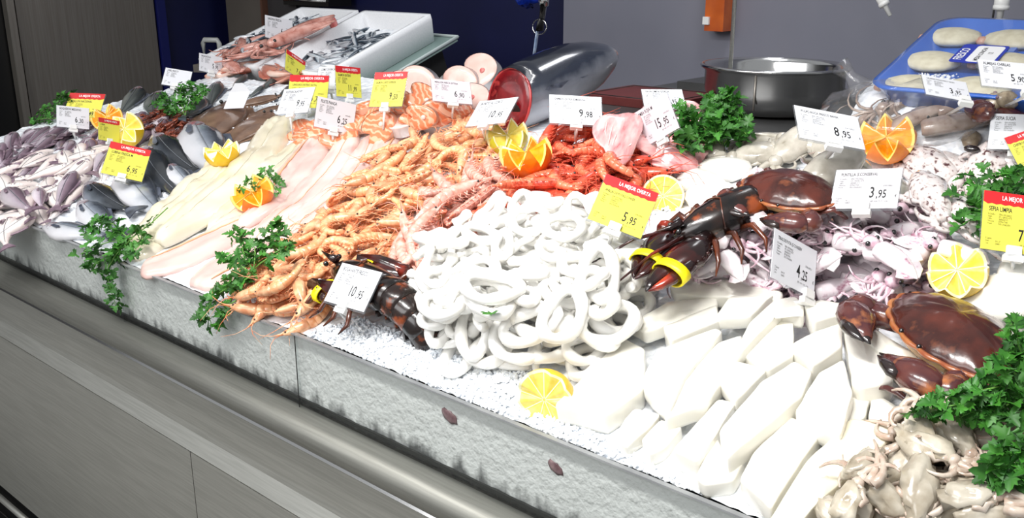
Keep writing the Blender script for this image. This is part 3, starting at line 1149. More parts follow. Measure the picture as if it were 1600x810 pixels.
# ---- small squid, octopus and cuttlefish
def arms(n, L, r, org, spread, mat, seed, curl=1.0, wave=0.0, k=5):
    rs = random.Random(seed)
    out = []
    for i in range(n):
        b = MB()
        a = spread * ((i + .5) / n - .5) * 2 + rs.uniform(-.15, .15)
        d = a
        p = Vector(org) + Vector((0, (i - (n - 1) / 2) * r * 1.1, 0))
        pts, rad = [], []
        cu = rs.uniform(-1, 1) * curl
        zz = 0
        for j in range(8):
            t = j / 7
            pts.append(p.copy())
            rad.append(r * (1 - .85 * t) + .0004)
            d += cu * .45
            zz = .3 * math.sin(j * 1.3 + i)
            p = p + Vector((-math.cos(d), math.sin(d), zz * .35)) * L / 7
        b.tube(pts, rad, k)
        out.append(('arm', b.mesh('arm', mat)))
    return out


def squid(L, W, mat, mat2, seed, fin=True, spots=False):
    rs = random.Random(seed)
    b = MB()
    prof = [(0, .70), (.04, .92), (.15, 1.0), (.35, 1.02), (.55, .92), (.72, .70), (.86, .42), (.95, .2), (1.0, .04)]
    bend = rs.uniform(-.25, .25)
    rsn = []
    for t, q in prof:
        c = Vector((t * L, bend * L * (t - .3) ** 2, W * .36))
        rsn.append([c + Vector((0, math.cos(a) * W / 2 * q * (1 + .06 * math.sin(5 * a + 9 * t)), math.sin(a) * W * .36 * q * (1 + .05 * math.sin(4 * a - 7 * t)))) for a in [TAU * j / 10 for j in range(10)]])
    b.rings(rsn)
    parts = [('mantle', b.mesh('mantle', mat))]
    if fin:
        y0 = bend * L * .16
        f = MB().prism([(L * .55, y0 + .2 * W), (L * .72, y0 + W * .72), (L * .88, y0 + W * .5), (L * 1.0, y0), (L * .88, y0 - W * .5), (L * .72, y0 - W * .72), (L * .55, y0 - W * .2)], W * .30, W * .36, 0, .96, False)
        parts.append(('fin', f.mesh('fin', mat)))
    h = MB().ball((-.012 * L / .07, 0, W * .34), W * .36, 9, 6, 0, (1.1, 1, .8))
    parts.append(('head', h.mesh('head', mat2)))
    for s_ in (-1, 1):
        e = MB().ball((-.010 * L / .07, s_ * W * .27, W * .46), W * .13, 7, 5)
        parts.append(('eye', e.mesh('eye', M_eye)))
    parts += arms(5, L * .75, W * .10, (-.022 * L / .07, 0, W * .26), .5, mat2, seed + 5, 1.0)
    return Tpl(parts)


M_pun = pm('puntilla_skin', (244, 238, 240), (236, 222, 228), rough=.22, scale=45, detail=5, coat=.7, c3=(160, 96, 122), hi=.60, rand=.06)
M_pun2 = pm('puntilla_arm', (236, 220, 226), (196, 156, 172), rough=.22, scale=70, detail=4, coat=.7, c3=(96, 64, 84))
T_pun = [squid(.078, .033, M_pun, M_pun2, s_) for s_ in (3, 8, 14)]
M_oct = pm('grey_octopus_skin', (206, 198, 182), (166, 154, 134), rough=.22, scale=34, detail=5, coat=.7, rand=.12, c3=(112, 100, 84))
M_oct2 = pm('grey_octopus_arm', (214, 202, 188), (184, 158, 140), rough=.22, scale=60, detail=4, coat=.7)


def blob(L, W, mat, mat2, seed, n_arm=5, armL=.06, rough=.14, ar=.006, h=.42):
    rs = random.Random(seed)
    off = Vector((rs.uniform(0, 9), rs.uniform(0, 9), 0))

    def fn(p):
        return 1 + rough * nz(p * 1.8 + off) + rough * .6 * nz(p * 4.5 + off)

    b = MB().ball((L * .35, 0, W * h), 1, 16, 11, 0, (L / 2, W / 2, W * h), fn)
    parts = [('mantle', b.mesh('mantle', mat))]
    # wrinkled skirt round the opening
    sk = MB()
    pts = []
    for j in range(15):
        a = -1.5 + 3.0 * j / 14
        pts.append(Vector((L * .35 - L * .46 * math.cos(a), W * .5 * math.sin(a), W * h * .7 + .004 * math.sin(j * 2.1 + seed))))
    sk.tube(pts, [.0026 + .0012 * math.sin(j * 1.7) for j in range(15)], 6, 0, 1.6)
    parts.append(('skirt', sk.mesh('skirt', mat2)))
    if n_arm:
        hb = MB().ball((-L * .16, 0, W * .28), W * .22, 9, 6, 0, (1, 1.1, .9))
        parts.append(('head', hb.mesh('head', mat2)))
        parts += arms(n_arm, armL, ar, (-L * .22, 0, W * .2), .9, mat2, seed, 1.6)
    return Tpl(parts)


T_oct = [blob(.074, .036, M_oct, M_oct2, s_, 5, .05, .34, .0055, .34) for s_ in (1, 2, 5, 9)] + [blob(.055, .034, M_oct, M_oct2, s_, 6, .06, .42, .006, .30) for s_ in (13, 17)]
M_pulpo = pm('pale_octopus_skin', (208, 202, 190), (174, 167, 153), rough=.24, scale=28, detail=5, coat=.6, c3=(130, 122, 106), rand=.10)
T_pulpo = [blob(.15, .085, M_pulpo, M_pulpo, s_, 3, .09, .10, .010, .32) for s_ in (4, 7, 12)]
M_mott = pm('mottled_cuttlefish', (234, 226, 224), (228, 214, 210), rough=.22, scale=95, detail=2, coat=.7, lo=.45, hi=.56, c3=(92, 58, 60))
T_mott = [blob(.14, .085, M_mott, M_mott, s_, 4, .07, .12, .009, .30) for s_ in (3, 6, 10)]
M_sepia = pm('clean_cuttlefish', (250, 247, 240), (244, 240, 230), rough=.26, scale=12, coat=.6)
T_sepia = [blob(.15, .10, M_sepia, M_sepia, s_, 0, .0, .05, .01, .24) for s_ in (21, 24)]

# ---- citrus halves cut in zigzag
M_lemon = pm('lemon_peel', (246, 206, 28), (236, 190, 14), rough=.4, scale=60, bump=.3, bscale=260, coat=.2)
M_orange = pm('orange_peel', (246, 142, 10), (232, 118, 4), rough=.4, scale=60, bump=.3, bscale=260, coat=.2)
M_lemgreen = pm('green_lemon_peel', (216, 210, 60), (190, 190, 40), rough=.4, scale=60, bump=.3, bscale=260)
M_lpith = pm('lemon_pith', (252, 246, 200), rough=.5)
M_opith = pm('orange_pith', (255, 222, 120), rough=.5)
M_lflesh = pm('lemon_flesh', (250, 232, 120), (244, 218, 84), rough=.2, scale=90, coat=.7, stretch=(1, 1, 1))
M_oflesh = pm('orange_flesh', (255, 176, 34), (246, 150, 16), rough=.2, scale=90, coat=.7)


def citrus(R, teeth, amp, peel, pith, flesh, el=1.0):
    n = teeth * 8
    th0 = 0.0
    rim = []
    for i in range(n):
        f = (i / n * teeth) % 1
        rim.append(amp * (1 - 4 * abs(f - .5)) * (1 if amp else 0))
    b = MB()
    rows = []
    for k in range(9):
        s_ = k / 8
        row = []
        for i in range(n):
            a = TAU * i / n
            lat0, lat1 = -1.50, math.asin(max(-.9, min(.9, rim[i])))
            la = lat0 + (lat1 - lat0) * s_
            row.append(Vector((R * math.cos(la) * math.cos(a), R * math.cos(la) * math.sin(a), R * el * math.sin(la) + R * el)))
        rows.append(row)
    b.rings(rows, caps=(True, False))
    o_rim = rows[-1]
    parts = []
    peel_me = b.mesh('peel', peel)

    def inr(q):
        return [Vector((p.x * q, p.y * q, R * el + (p.z - R * el) * q)) for p in o_rim]

    m = MB()
    m.rings([o_rim, inr(.90)], caps=(False, False))
    parts.append(('pith', m.mesh('pith', pith)))
    m = MB()
    r_in = [inr(.90), [p + Vector((0, 0, -.0006)) for p in inr(.6)], [p + Vector((0, 0, -.0006)) for p in inr(.3)], inr(.04)]
    m.rings(r_in, caps=(False, True))
    parts.append(('flesh', m.mesh('flesh', flesh)))
    st = n // 9 if n >= 9 else 1
    for q in range(0, n - st // 2, st):
        mm = MB()
        e0, e1 = inr(.92)[q], inr(.05)[q]
        g = Vector((-e0.y, e0.x, 0)).normalized() * .0006
        mid = inr(.5)[q]
        up = Vector((0, 0, .0006))
        mm.add([e0 + g + up, e0 - g + up, mid - g + up, mid + g + up, e1 - g + up, e1 + g + up], [(0, 1, 2, 3), (3, 2, 4, 5)], 0, True)
        parts.append(('membrane', mm.mesh('membrane', pith)))
    return Tpl(parts, root=peel_me)


T_lem = citrus(.036, 9, .20, M_lemon, M_lpith, M_lflesh)
T_lem_tall = citrus(.036, 7, .30, M_lemon, M_lpith, M_lflesh)
T_lem_flat = citrus(.036, 9, .08, M_lemon, M_lpith, M_lflesh)
T_lem_g = citrus(.034, 7, .42, M_lemgreen, M_lpith, M_lflesh)
T_or = citrus(.043, 7, .42, M_orange, M_opith, M_oflesh, .95)
T_or_s = citrus(.036, 6, .40, M_orange, M_opith, M_oflesh, .9)

# ---- parsley
M_leaf = pm('parsley_leaf', (36, 92, 26), (70, 136, 44), rough=.5, scale=35, rand=.30)
M_stem = pm('parsley_stem', (120, 172, 78), (96, 150, 62), rough=.45, scale=20)
_lp = []
for a, r in ((-150, .15), (-125, .62), (-100, .55), (-92, .34), (-78, .72), (-58, .85), (-45, .55), (-28, .9), (-14, .78), (0, 1.05)):
    _lp.append((math.radians(a + 90) , r))


def leaf_mesh(seed):
    rs = random.Random(seed)
    out = []
    # three lobes, toothed, folded a little along the middle
    lob = [(0, 0), (.05, .20), (.22, .10), (.46, .08), (.40, .18), (.58, .24), (.44, .30), (.52, .42), (.36, .38), (.12, .36), (.24, .52), (.36, .60), (.24, .64), (.28, .78), (.15, .74), (.12, .90), (0, 1.0)]
    pts = lob + [(-x, y) for x, y in reversed(lob[1:-1])]
    vs = []
    for x, y in pts:
        vs.append(((y) * .022, x * .024, abs(x) * .010 * rs.uniform(.6, 1.4) - .007 * y * y + .0))
    n = len(vs)
    c = len(vs)
    vs.append((.010, 0, -.001))
    b = MB()
    b.add(vs, [(c, i, (i + 1) % n) for i in range(n)])
    return b.mesh('leaf', M_leaf)


LEAVES = [leaf_mesh(i) for i in range(4)]


def parsley(name, label, stems, nl, world=True, s=1.0, group=None):
    """stems: world polylines; leaves grow along them, larger clusters to the tip"""
    root = bpy.data.objects.new(name, None)
    COL.objects.link(root)
    o0 = Vector(stems[0][0])
    root.location = o0
    tag(root, label, 'parsley', group)
    tot = sum(sum((Vector(p[i + 1]) - Vector(p[i])).length for i in range(len(p) - 1)) for p in stems)
    for st in stems:
        P = [Vector(p) - o0 for p in st]
        # smooth
        Q = []
        for i in range(len(P) - 1):
            for t in (0, .34, .67):
                Q.append(P[i].lerp(P[i + 1], t) + Vector((nz(P[i] * 40 + Vector((t * 3, 0, 0))), nz(P[i] * 40 + Vector((0, t * 3, 5))), 0)) * .003)
        Q.append(P[-1])
        b = MB().tube(Q, [.0016 - .0009 * i / len(Q) for i in range(len(Q))], 5)
        so = link('stem', b.mesh('stem', M_stem), root)
        ln = sum((Q[i + 1] - Q[i]).length for i in range(len(Q) - 1))
        k = max(4, int(nl * ln / tot))
        for i in range(k):
            t = .12 + .88 * (i + random.random() * .8) / k
            f = min(t, .999) * (len(Q) - 1)
            i0 = int(f)
            base = Q[i0].lerp(Q[i0 + 1], f - i0)
            dr = (Q[i0 + 1] - Q[i0]).normalized()
            ax = (dr * random.uniform(.1, 1.0) + Vector((random.gauss(0, .8), random.gauss(0, .8), random.gauss(0.15, .6)))).normalized()
            out = base + ax * random.uniform(.002, .010) * s
            zq = Vector((random.gauss(0, .45), random.gauss(-.35, .4), random.gauss(.8, .4)))
            yq = zq.cross(ax)
            if yq.length < .05:
                continue
            yq.normalize()
            zq = ax.cross(yq)
            sc = random.uniform(.5, 1.0) * s
            M = Matrix(((ax.x * sc, yq.x * sc, zq.x * sc, out.x), (ax.y * sc, yq.y * sc, zq.y * sc, out.y), (ax.z * sc, yq.z * sc, zq.z * sc, out.z), (0, 0, 0, 1)))
            link('leaf', random.choice(LEAVES), root, M)
    return root


def W(px, py, up=0.0):
    """world point on the heaped surface seen at this place, raised by UP"""
    q = hit(px, py)
    return MBED @ flat(px, py, q.z + up)


def sprig(label, px_stems, nl, s=1.0, lift=(.004, .03)):
    st = []
    for line in px_stems:
        P = []
        n = len(line)
        for i, q in enumerate(line):
            up = q[2] if len(q) > 2 else lift[0] + (lift[1] - lift[0]) * i / max(1, n - 1)
            P.append(W(q[0], q[1], up))
        st.append(P)
    return parsley('parsley_sprig', label, st, nl, s=s)
# ================================================================== laying out the display
FISH_DIR = math.atan2(-1, .35)


def fish_px(tpl, L, head, tail, name, label, cat='fish', group=None, q=.7, tilt=(0, 0), **kw):
    a = hit(*head)
    b_ = hit(*tail)
    yaw = math.atan2(b_.y - a.y, b_.x - a.x)
    s = math.hypot(b_.x - a.x, b_.y - a.y) / L
    o = tpl.make(name, label, cat, group)
    settle(o, tpl.pts, a.x, a.y, yaw, q=q, scale=s, tilt=tilt, **kw)
    return o


# ---- far end: purple-backed small fish, pale ones nearer the guard
heap([(-10, 218), (50, 196), (110, 186), (250, 165), (300, 175), (240, 205), (170, 225), (90, 245), (-10, 275)], 58, T_whit, 'small_fish',
     'purple-backed slender fish', 'fish', 'purple-backed fish at the far end', looks=('bent', 'curved', 'straight'),
     marks=((10, 225, 'at the outermost end of the counter'), (70, 205, 'below the parsley at the far end'), (115, 205, 'below the white far-end tag'), (60, 235, 'above the pale fish at the far end'), (150, 220, 'beside the narrow turned offer tag'), (190, 200, 'behind the lemon flower'), (260, 175, 'beside the brown prawns')), yaw=FISH_DIR + .5, spread=.5, h=.02, q=.6)
heap([(0, 265), (120, 230), (190, 225), (180, 262), (120, 300), (60, 345), (-10, 332), (-20, 290)], 46, T_pale, 'pale_fish',
     'pale cream small fish', 'fish', 'pale fish by the guard at the far end', looks=('bent', 'curved'),
     marks=((10, 270, 'at the outermost end of the pale heap'), (20, 325, 'touching the guard at the far end'), (70, 330, 'at the guard beside the sea bass'), (90, 260, 'in the middle of the pale heap'), (150, 240, 'beside the narrow turned offer tag'), (140, 280, 'next to the yellow sea bass tag'), (70, 290, 'above the mottled brown fish')), yaw=FISH_DIR, spread=1.2, h=.02, q=.6)
for hd, tl, lab in (((12, 300), (55, 345), 'mottled brown small fish lying at the guard, nearest the end of the heap'),
                    ((120, 270), (82, 335), 'purple-brown fish standing out of the pale heap beside the sea bass'),
                    ((60, 300), (65, 342), 'mottled brown fish beside the guard next to the purple-brown fish'),
                    ((170, 240), (130, 275), 'purple fish half under the yellow sea bass offer tag')):
    fish_px(T_whit[2], .19, hd, tl, 'small_fish', lab)
# ---- brown prawns
heap([(225, 182), (262, 168), (292, 185), (285, 205), (262, 215), (235, 205)], 34, T_pn, 'brown_prawn', 'small red-brown prawn heaped among the sea bass heads', 'prawn', 'red-brown prawns behind the sea bass', h=.03, sc=(.7, .9), q=.6)

# ---- dark fish behind, near the polystyrene boxes
for hd, tl, bb, lab in (((345, 130), (318, 178), 0, 'grey-green dark fish standing tallest beside the parsley bunch'),
                        ((315, 152), (285, 190), 1, 'grey dark fish in front of the parsley bunch'),
                        ((388, 118), (355, 142), 0, 'near-black fish below the reddish fish and the blank tag'),
                        ((440, 118), (400, 150), 1, 'dark fish under the reddish fish beside the sole offer tag'),
                        ((415, 132), (385, 158), 1, 'dark grey fish beside the blank folded tag'), ((485, 128), (455, 165), 0, 'dark fish behind the white panga tag'), ((462, 132), (425, 160), 0, 'slate fish half behind the sole offer tag'),
                        ((222, 140), (186, 178), 1, 'grey fish head beside the cut orange at the far end'),
                        ((252, 146), (222, 182), 0, 'dark wrapped fish between the cut orange and parsley')):
    fish_px(T_bream[bb], .27, hd, tl, 'dark_fish', lab)
for hd, tl, bb, lab in (((320, 122), (400, 112), 0, 'long pink fish across the front of the first white box'),
                        ((455, 128), (385, 105), 1, 'pink and orange fish before the white boxes'),
                        ((400, 108), (345, 118), 1, 'orange-red fish lying under the long pink fish'),
                        ((475, 118), (425, 138), 1, 'orange fish between the sole tag and the box front'), ((418, 120), (470, 128), 0, 'reddish fish lying behind the sole offer tag'), ((345, 112), (430, 96), 0, 'pale pink fish on top by the edge of the white box')):
    fish_px(T_redm[bb], .24, hd, tl, 'reddish_fish', lab)

# ---- flatfish
for hd, tl, bb, lab in (((440, 150), (350, 170), 1, 'brown flatfish highest on the ice beside the cod tag'),
                        ((380, 168), (300, 195), 0, 'brown flatfish at the back beside the dark fish'),
                        ((440, 165), (375, 190), 1, 'brown flatfish beside the cod price tag'),
                        ((355, 165), (335, 225), 0, 'brown flatfish above the toothed lemon half'),
                        ((425, 178), (355, 235), 0, 'broad brown flatfish on top beside the cod fillets')):
    fish_px(T_flat[bb], .25, hd, tl, 'flatfish', lab)

# ---- sea bass
for hd, tl, k_, lab in (((300, 200), (345, 300), 0, 'silver sea bass beside the toothed lemon half and cod fillets'),
                        ((246, 222), (300, 290), 1, 'black-backed sea bass under the lemon flower, head up'),
                        ((228, 240), (265, 330), 1, 'black-backed sea bass just behind the yellow sea bass tag'),
                        ((262, 258), (305, 312), 0, 'sea bass with red gills showing, among the black-backed ones'),
                        ((192, 272), (250, 360), 0, 'silver sea bass with open gill below the yellow sea bass tag'),
                        ((136, 288), (200, 352), 1, 'dark sea bass with bent back above the parsley'),
                        ((128, 320), (185, 378), 0, 'silver sea bass under the dark one above the parsley'),
                        ((66, 352), (178, 378), 0, 'silver sea bass lying along the top of the guard')):
    fish_px(T_bassd[0] if k_ else T_bass[0], .26, hd, tl, 'sea_bass', lab)

# ---- fillets laid down the slope
M_cod = pm('cod_flesh', (236, 229, 210), (226, 215, 186), rough=.3, scale=14, detail=4, coat=.5, bump=.25, bscale=60, stretch=(1, .35, 1))
M_panga = pm('panga_flesh', (238, 216, 208), (228, 190, 182), rough=.3, scale=16, detail=4, coat=.5, bump=.25, bscale=60, stretch=(1, .35, 1))
M_fat = pm('orange_fat_line', (250, 196, 156), (242, 176, 134), rough=.35, scale=30)


def fillet(name, label, cat, line, widths, th, mat, ridge=None, cut=None, group=None):
    P = [hit(*q) for q in line]
    k = 12
    C = []
    for i in range(len(P) - 1):
        for j in range(k):
            C.append((P[i].lerp(P[i + 1], j / k), widths[i] + (widths[i + 1] - widths[i]) * j / k))
    C.append((P[-1], widths[-1]))
    n = len(C)
    # smooth the centre line
    X = np.array([[c[0].x, c[0].y, c[1]] for c in C])
    for _ in range(10):
        X[1:-1] = (X[:-2] + 2 * X[1:-1] + X[2:]) / 4
    b, rl = MB(), MB()
    seed = random.uniform(0, 99)
    m = 13
    tops, rs, rid = [], [], []
    ctrs = [Vector((x, y, 0)) for x, y, _ in X]
    hs = np.array([hget([x, x + wd / 3, x - wd / 3], [y, y + .01, y - .01]).mean() for x, y, wd in X])
    for _ in range(6):
        hs[1:-1] = (hs[:-2] + 2 * hs[1:-1] + hs[2:]) / 4
    for i in range(n):
        t = i / (n - 1)
        d = (ctrs[min(i + 1, n - 1)] - ctrs[max(i - 1, 0)]).normalized()
        e = Vector((-d.y, d.x, 0))
        end = min(1, (t + .012) / .07) ** .5 * min(1, (1 - t + .012) / .07) ** .5
        wd = X[i, 2] / 2 * (.35 + .65 * end)
        top, bot = [], []
        for j in range(m):
            s_ = -1 + 2 * j / (m - 1)
            c_ = ctrs[i] + e * (wd * s_ * (1 + .06 * nz(Vector((i * .25, seed, s_ * .2)))))
            loc = float(hget(c_.x, c_.y))
            base = .55 * hs[i] + .45 * loc
            body = (1 - abs(s_) ** 2.6) ** .5
            groove = -.20 * math.exp(-(s_ / .09) ** 2)
            chev = .05 * math.sin((i * 1.6 + abs(s_) * 5)) * (1 - abs(s_))
            zt = th * end * (body * (1 + groove + chev + .10 * nz(Vector((i * .2, s_ * 2, seed)))))
            top.append(Vector((c_.x, c_.y, base + zt + .0015)))
            bot.append(Vector((c_.x, c_.y, min(base, base + zt) - .004)))
        rs.append(top + list(reversed(bot)))
        tops += top
        rid.append(ctrs[i] + e * wd * .72 + Vector((0, 0, 0)))
    b.rings(rs)
    o = bobj(name, b.mesh(name, mat), label, cat, group)
    if ridge:
        pts = [rs[i][int(m * .5 + ridge * m * .42)] + Vector((0, 0, .0012)) for i in range(int(n * .08), int(n * .9))]
        link('fat_line', MB().tube(pts, [.0012 + .002 * math.sin(math.pi * i / len(pts)) for i in range(len(pts))], 6, 0, .6).mesh('fat_line', M_fat), o)
    else:
        pts = [rs[i][m // 2] + Vector((0, 0, .0010)) for i in range(int(n * .05), int(n * .95))]
        link('spine_line', MB().tube(pts, .0012, 5, 0, .5).mesh('spine_line', M_fat if mat is M_panga else M_cod), o)
    stamp(np.array([list(p) for p in tops]))
    return o


fillet('cod_fillet', 'cream cod fillet along the sea bass, under the others', 'fillet', [(362, 244), (318, 286), (258, 338), (198, 388)], [.06, .09, .10, .05], .016, M_cod)
fillet('cod_fillet', 'cream cod fillet running to the hanging parsley by the guard', 'fillet', [(402, 250), (340, 308), (272, 360), (208, 408)], [.09, .12, .12, .07], .016, M_cod)
fillet('cod_fillet', 'cod fillet with the thick hump under the cod price tag', 'fillet', [(447, 188), (425, 215), (385, 270), (310, 335), (250, 385)], [.075, .12, .12, .11, .05], .026, M_cod)
fillet('cod_fillet', 'thin cod fillet under the cut orange with parsley', 'fillet', [(478, 222), (440, 265), (395, 320), (330, 365)], [.08, .11, .10, .05], .018, M_cod)
fillet('panga_fillet', 'pink fillet lowest at the guard with an orange edge line', 'fillet', [(430, 335), (350, 372), (275, 408), (222, 425)], [.08, .12, .13, .08], .013, M_panga, ridge=-.6)
fillet('panga_fillet', 'pink fillet at the guard beside the hanging parsley sprig', 'fillet', [(480, 335), (420, 375), (350, 425), (308, 452)], [.09, .12, .13, .08], .014, M_panga, ridge=.6)
fillet('panga_fillet', 'pink fillet next to the thick cod fillet, top end under the panga tag', 'fillet', [(505, 212), (480, 255), (440, 310), (380, 355)], [.07, .10, .10, .05], .016, M_panga, ridge=-.5)
fillet('panga_fillet', 'pink fillet in the middle of the row, grooved along its length', 'fillet', [(548, 215), (520, 270), (470, 325), (390, 395)], [.07, .105, .11, .06], .018, M_panga)
fillet('panga_fillet', 'pink fillet beside the prawns with pink chevron markings', 'fillet', [(588, 212), (560, 275), (510, 330), (440, 385)], [.07, .10, .11, .06], .018, M_panga)
fillet('panga_fillet', 'short pink fillet at the top edge of the prawns', 'fillet', [(625, 212), (605, 232), (580, 262)], [.05, .07, .04], .016, M_panga, ridge=.5)

# ---- fish steaks: salmon and hake


def steak_tpl(L, Wd, th, flesh, skin, bone, notch=.45):
    out = []
    n = 30
    for i in range(n):
        a = TAU * i / n
        r = 1.0 - notch * math.exp(-((a - math.pi) / .38) ** 2) - .06 * math.cos(2 * a)
        out.append((L / 2 * r * math.cos(a), Wd / 2 * r * math.sin(a) * (1.05 - .12 * math.cos(a))))
    f = MB()
    rs = []
    for z, q in ((0.0, .93), (.0025, .97), (th - .0025, .97), (th, .93), (th + .0012, .6), (th - .001, .05)):
        rs.append([Vector((x * q, y * q, z)) for x, y in out])
    f.rings(rs)
    s_ = MB().rings([[Vector((x * .975, y * .975, z)) for x, y in out] for z in (.002, th * .5, th - .001)], caps=(False, False))
    s2 = MB().tube([(L * .12, 0, th - .001), (L * .12, 0, th + .003)], [.0075, .006], 9)
    return Tpl([('flesh', f.mesh('flesh', flesh)), ('skin', s_.mesh('steak_skin', skin)), ('bone', s2.mesh('bone', bone))])


M_sal = pm('salmon_flesh', (244, 140, 96), rough=.28, coat=.5)
_nt = M_sal.node_tree
_tc = _nt.nodes.new('ShaderNodeTexCoord')
_wv = _nt.nodes.new('ShaderNodeTexWave')
_wv.wave_type = 'BANDS'
_wv.bands_direction = 'DIAGONAL'
_wv.inputs['Scale'].default_value = 26
_wv.inputs['Distortion'].default_value = 9
_wv.inputs['Detail'].default_value = 3
_wv.inputs['Detail Scale'].default_value = 1.2
_nt.links.new(_tc.outputs['Object'], _wv.inputs['Vector'])
_rp = _nt.nodes.new('ShaderNodeValToRGB')
_rp.color_ramp.elements[0].position, _rp.color_ramp.elements[0].color = .12, hexc((248, 190, 156))
_rp.color_ramp.elements[1].position, _rp.color_ramp.elements[1].color = .45, hexc((238, 134, 90))
_nt.links.new(_wv.outputs['Fac'], _rp.inputs[0])
_nt.links.new(_rp.outputs[0], _nt.nodes['Principled BSDF'].inputs['Base Color'])
M_salskin = ramp_mat('salmon_skin', 1, [(0, (244, 190, 160)), (.6, (222, 176, 156)), (.85, (150, 134, 130)), (1, (80, 76, 80))], rough=.25)
M_bone = pm('bone', (250, 214, 200), rough=.4)
M_hake = pm('hake_flesh', (238, 204, 194), (228, 184, 172), rough=.28, scale=26, detail=4, coat=.5, rand=.04)
M_hakeskin = ramp_mat('hake_skin', 1, [(0, (224, 218, 216)), (.5, (176, 172, 172)), (1, (104, 104, 108))], rough=.25, metal=.2)
M_hbone = pm('hake_bone', (206, 96, 96), (232, 160, 150), rough=.35, scale=80)
T_sal = [steak_tpl(.115, .078, .019, M_sal, M_salskin, M_bone), steak_tpl(.105, .062, .021, M_sal, M_salskin, M_bone, .6)]
T_hake = [steak_tpl(.115, .085, .030, M_hake, M_hakeskin, M_hbone, .25)]
# silver tail log of the hake
p = hit(720, 105)
hk = fish_tpl(.30, .085, .075, M_hakeskin, M_fin, .15, [(0, .95, .95), (.25, 1, 1), (.6, .8, .8), (.85, .5, .5), (1, .3, .3)], eye=0, gill=False, dorsal=False)
o = hk.make('hake_tail', 'silver-skinned hake tail piece lying behind the pale fish steaks', 'fish')
settle(o, hk.pts, flat(690, 108, .05).x, flat(690, 108, .05).y, .12, q=.3, scale=.8)
S_ = [((610, 155), .6, 'pale hake steak propped behind the salmon offer tag'),
      ((632, 122), .9, 'pale hake steak at the white box end of the row'),
      ((660, 122), 1.2, 'pale hake steak with a brownish rim, standing upright'),
      ((668, 160), .5, 'lower pale hake steak beside the hake tag'),
      ((725, 112), 1.25, 'pale hake steak with a red bone spot, standing upright'),
      ((757, 105), 1.1, 'pale hake steak next to the tuna skin'),
      ((690, 165), .4, 'pale hake steak half behind the hake tag'),
      ((640, 180), .3, 'grey-skinned hake steak on the salmon'),
      ((735, 150), .7, 'pale hake steak wedged between the hake tag and tuna')]
for (px, py), tl, lab in S_:
    t = T_hake[0]
    o = t.make('hake_steak', lab, 'fish steak')
    a = flat(px, py + 18, .05)
    settle(o, t.pts, a.x, a.y, random.uniform(.2, .8), q=.45, align=.3, tilt=(tl * .9, random.uniform(-.25, .15)), scale=random.uniform(1.15, 1.25), lift=.022)
SAL = [(478, 205), (502, 200), (528, 207), (556, 198), (585, 196), (600, 206), (628, 200), (648, 206), (668, 198), (690, 199), (735, 196), (575, 186), (712, 194), (470, 192), (520, 192), (665, 208), (600, 214), (545, 186), (632, 190)]
for i, (px, py) in enumerate(SAL):
    t = T_sal[i % 2]
    o = t.make('salmon_steak', 'orange salmon steak ' + ('under the white cod tag', 'beside the panga tag, cod side', 'behind the clip of the panga tag', 'beside the panga tag, below the turned tag', 'at the head of a pink fillet', 'between pink fillets and prawns', 'below the yellow salmon tag', 'at the top of the prawn heap', 'below the hake tag', 'beside the prawns below the hake tag', 'next to the white tuna tag', 'behind the turned yellow salmon tag', 'between hake tag and tuna tag', 'behind the thick cod hump', 'under the panga tag', 'on the prawn edge in the middle', 'beside the short pink fillet', 'behind the panga tag', 'at the stem of the yellow salmon tag')[i], 'fish steak', 'salmon steaks behind the prawns')
    a = flat(px, py, .04)
    settle(o, t.pts, a.x, a.y, random.uniform(-.3, 1.1), q=.5, align=.6, tilt=(random.uniform(.15, .8), random.uniform(-.3, .3)), scale=random.uniform(.9, 1.15))

# ---- prawns
heap([(650, 222), (700, 200), (760, 198), (785, 235), (790, 262), (770, 285), (715, 300), (680, 335), (640, 385), (600, 395), (560, 430), (520, 440), (488, 476), (446, 476), (410, 462), (386, 450), (404, 420), (450, 385), (500, 345), (560, 285), (600, 245)],
     150, T_po, 'cooked_prawn', 'cooked orange prawn', 'prawn', 'cooked orange prawns', looks=('nearly straight', 'bent', 'curled', 'tightly curled'),
     marks=((420, 470, 'at the guard beside the parsley'), (480, 480, 'at the guard behind the lobster tag'), (450, 410, 'beside the pink fillet edge, near the hanging parsley'), (540, 400, 'above the lobster'),
            (560, 310, 'midway along the pink fillets'), (600, 350, 'in the middle of the heap'), (640, 290, 'at the centre of the heap behind'), (650, 380, 'touching the pale raw prawns'), (640, 230, 'at the top by the short pink fillet'),
            (700, 210, 'at the top below the salmon'), (750, 215, 'below the tuna tag'), (740, 270, 'beside the orange half'), (690, 320, 'at the edge of the pale raw prawns, higher up')), h=.045, q=.55, sc=(.85, 1.05), tilt=.3, k=8)
heap([(705, 318), (745, 290), (790, 288), (800, 335), (780, 372), (735, 392), (690, 405), (650, 430), (622, 430), (632, 390), (660, 350)],
     48, T_pp, 'pale_prawn', 'pale raw pink prawn', 'prawn', 'pale raw prawns', looks=('straight', 'slightly bent', 'curved'),
     marks=((770, 300, 'below the orange half'), (780, 360, 'touching the red prawns'), (720, 340, 'in the middle of its heap'), (660, 370, 'beside the cooked prawns'), (640, 425, 'between lobster and squid rings'), (720, 395, 'along the squid rings')), yaw=2.2, spread=.9, h=.045, q=.55, sc=(.95, 1.15), tilt=.3)
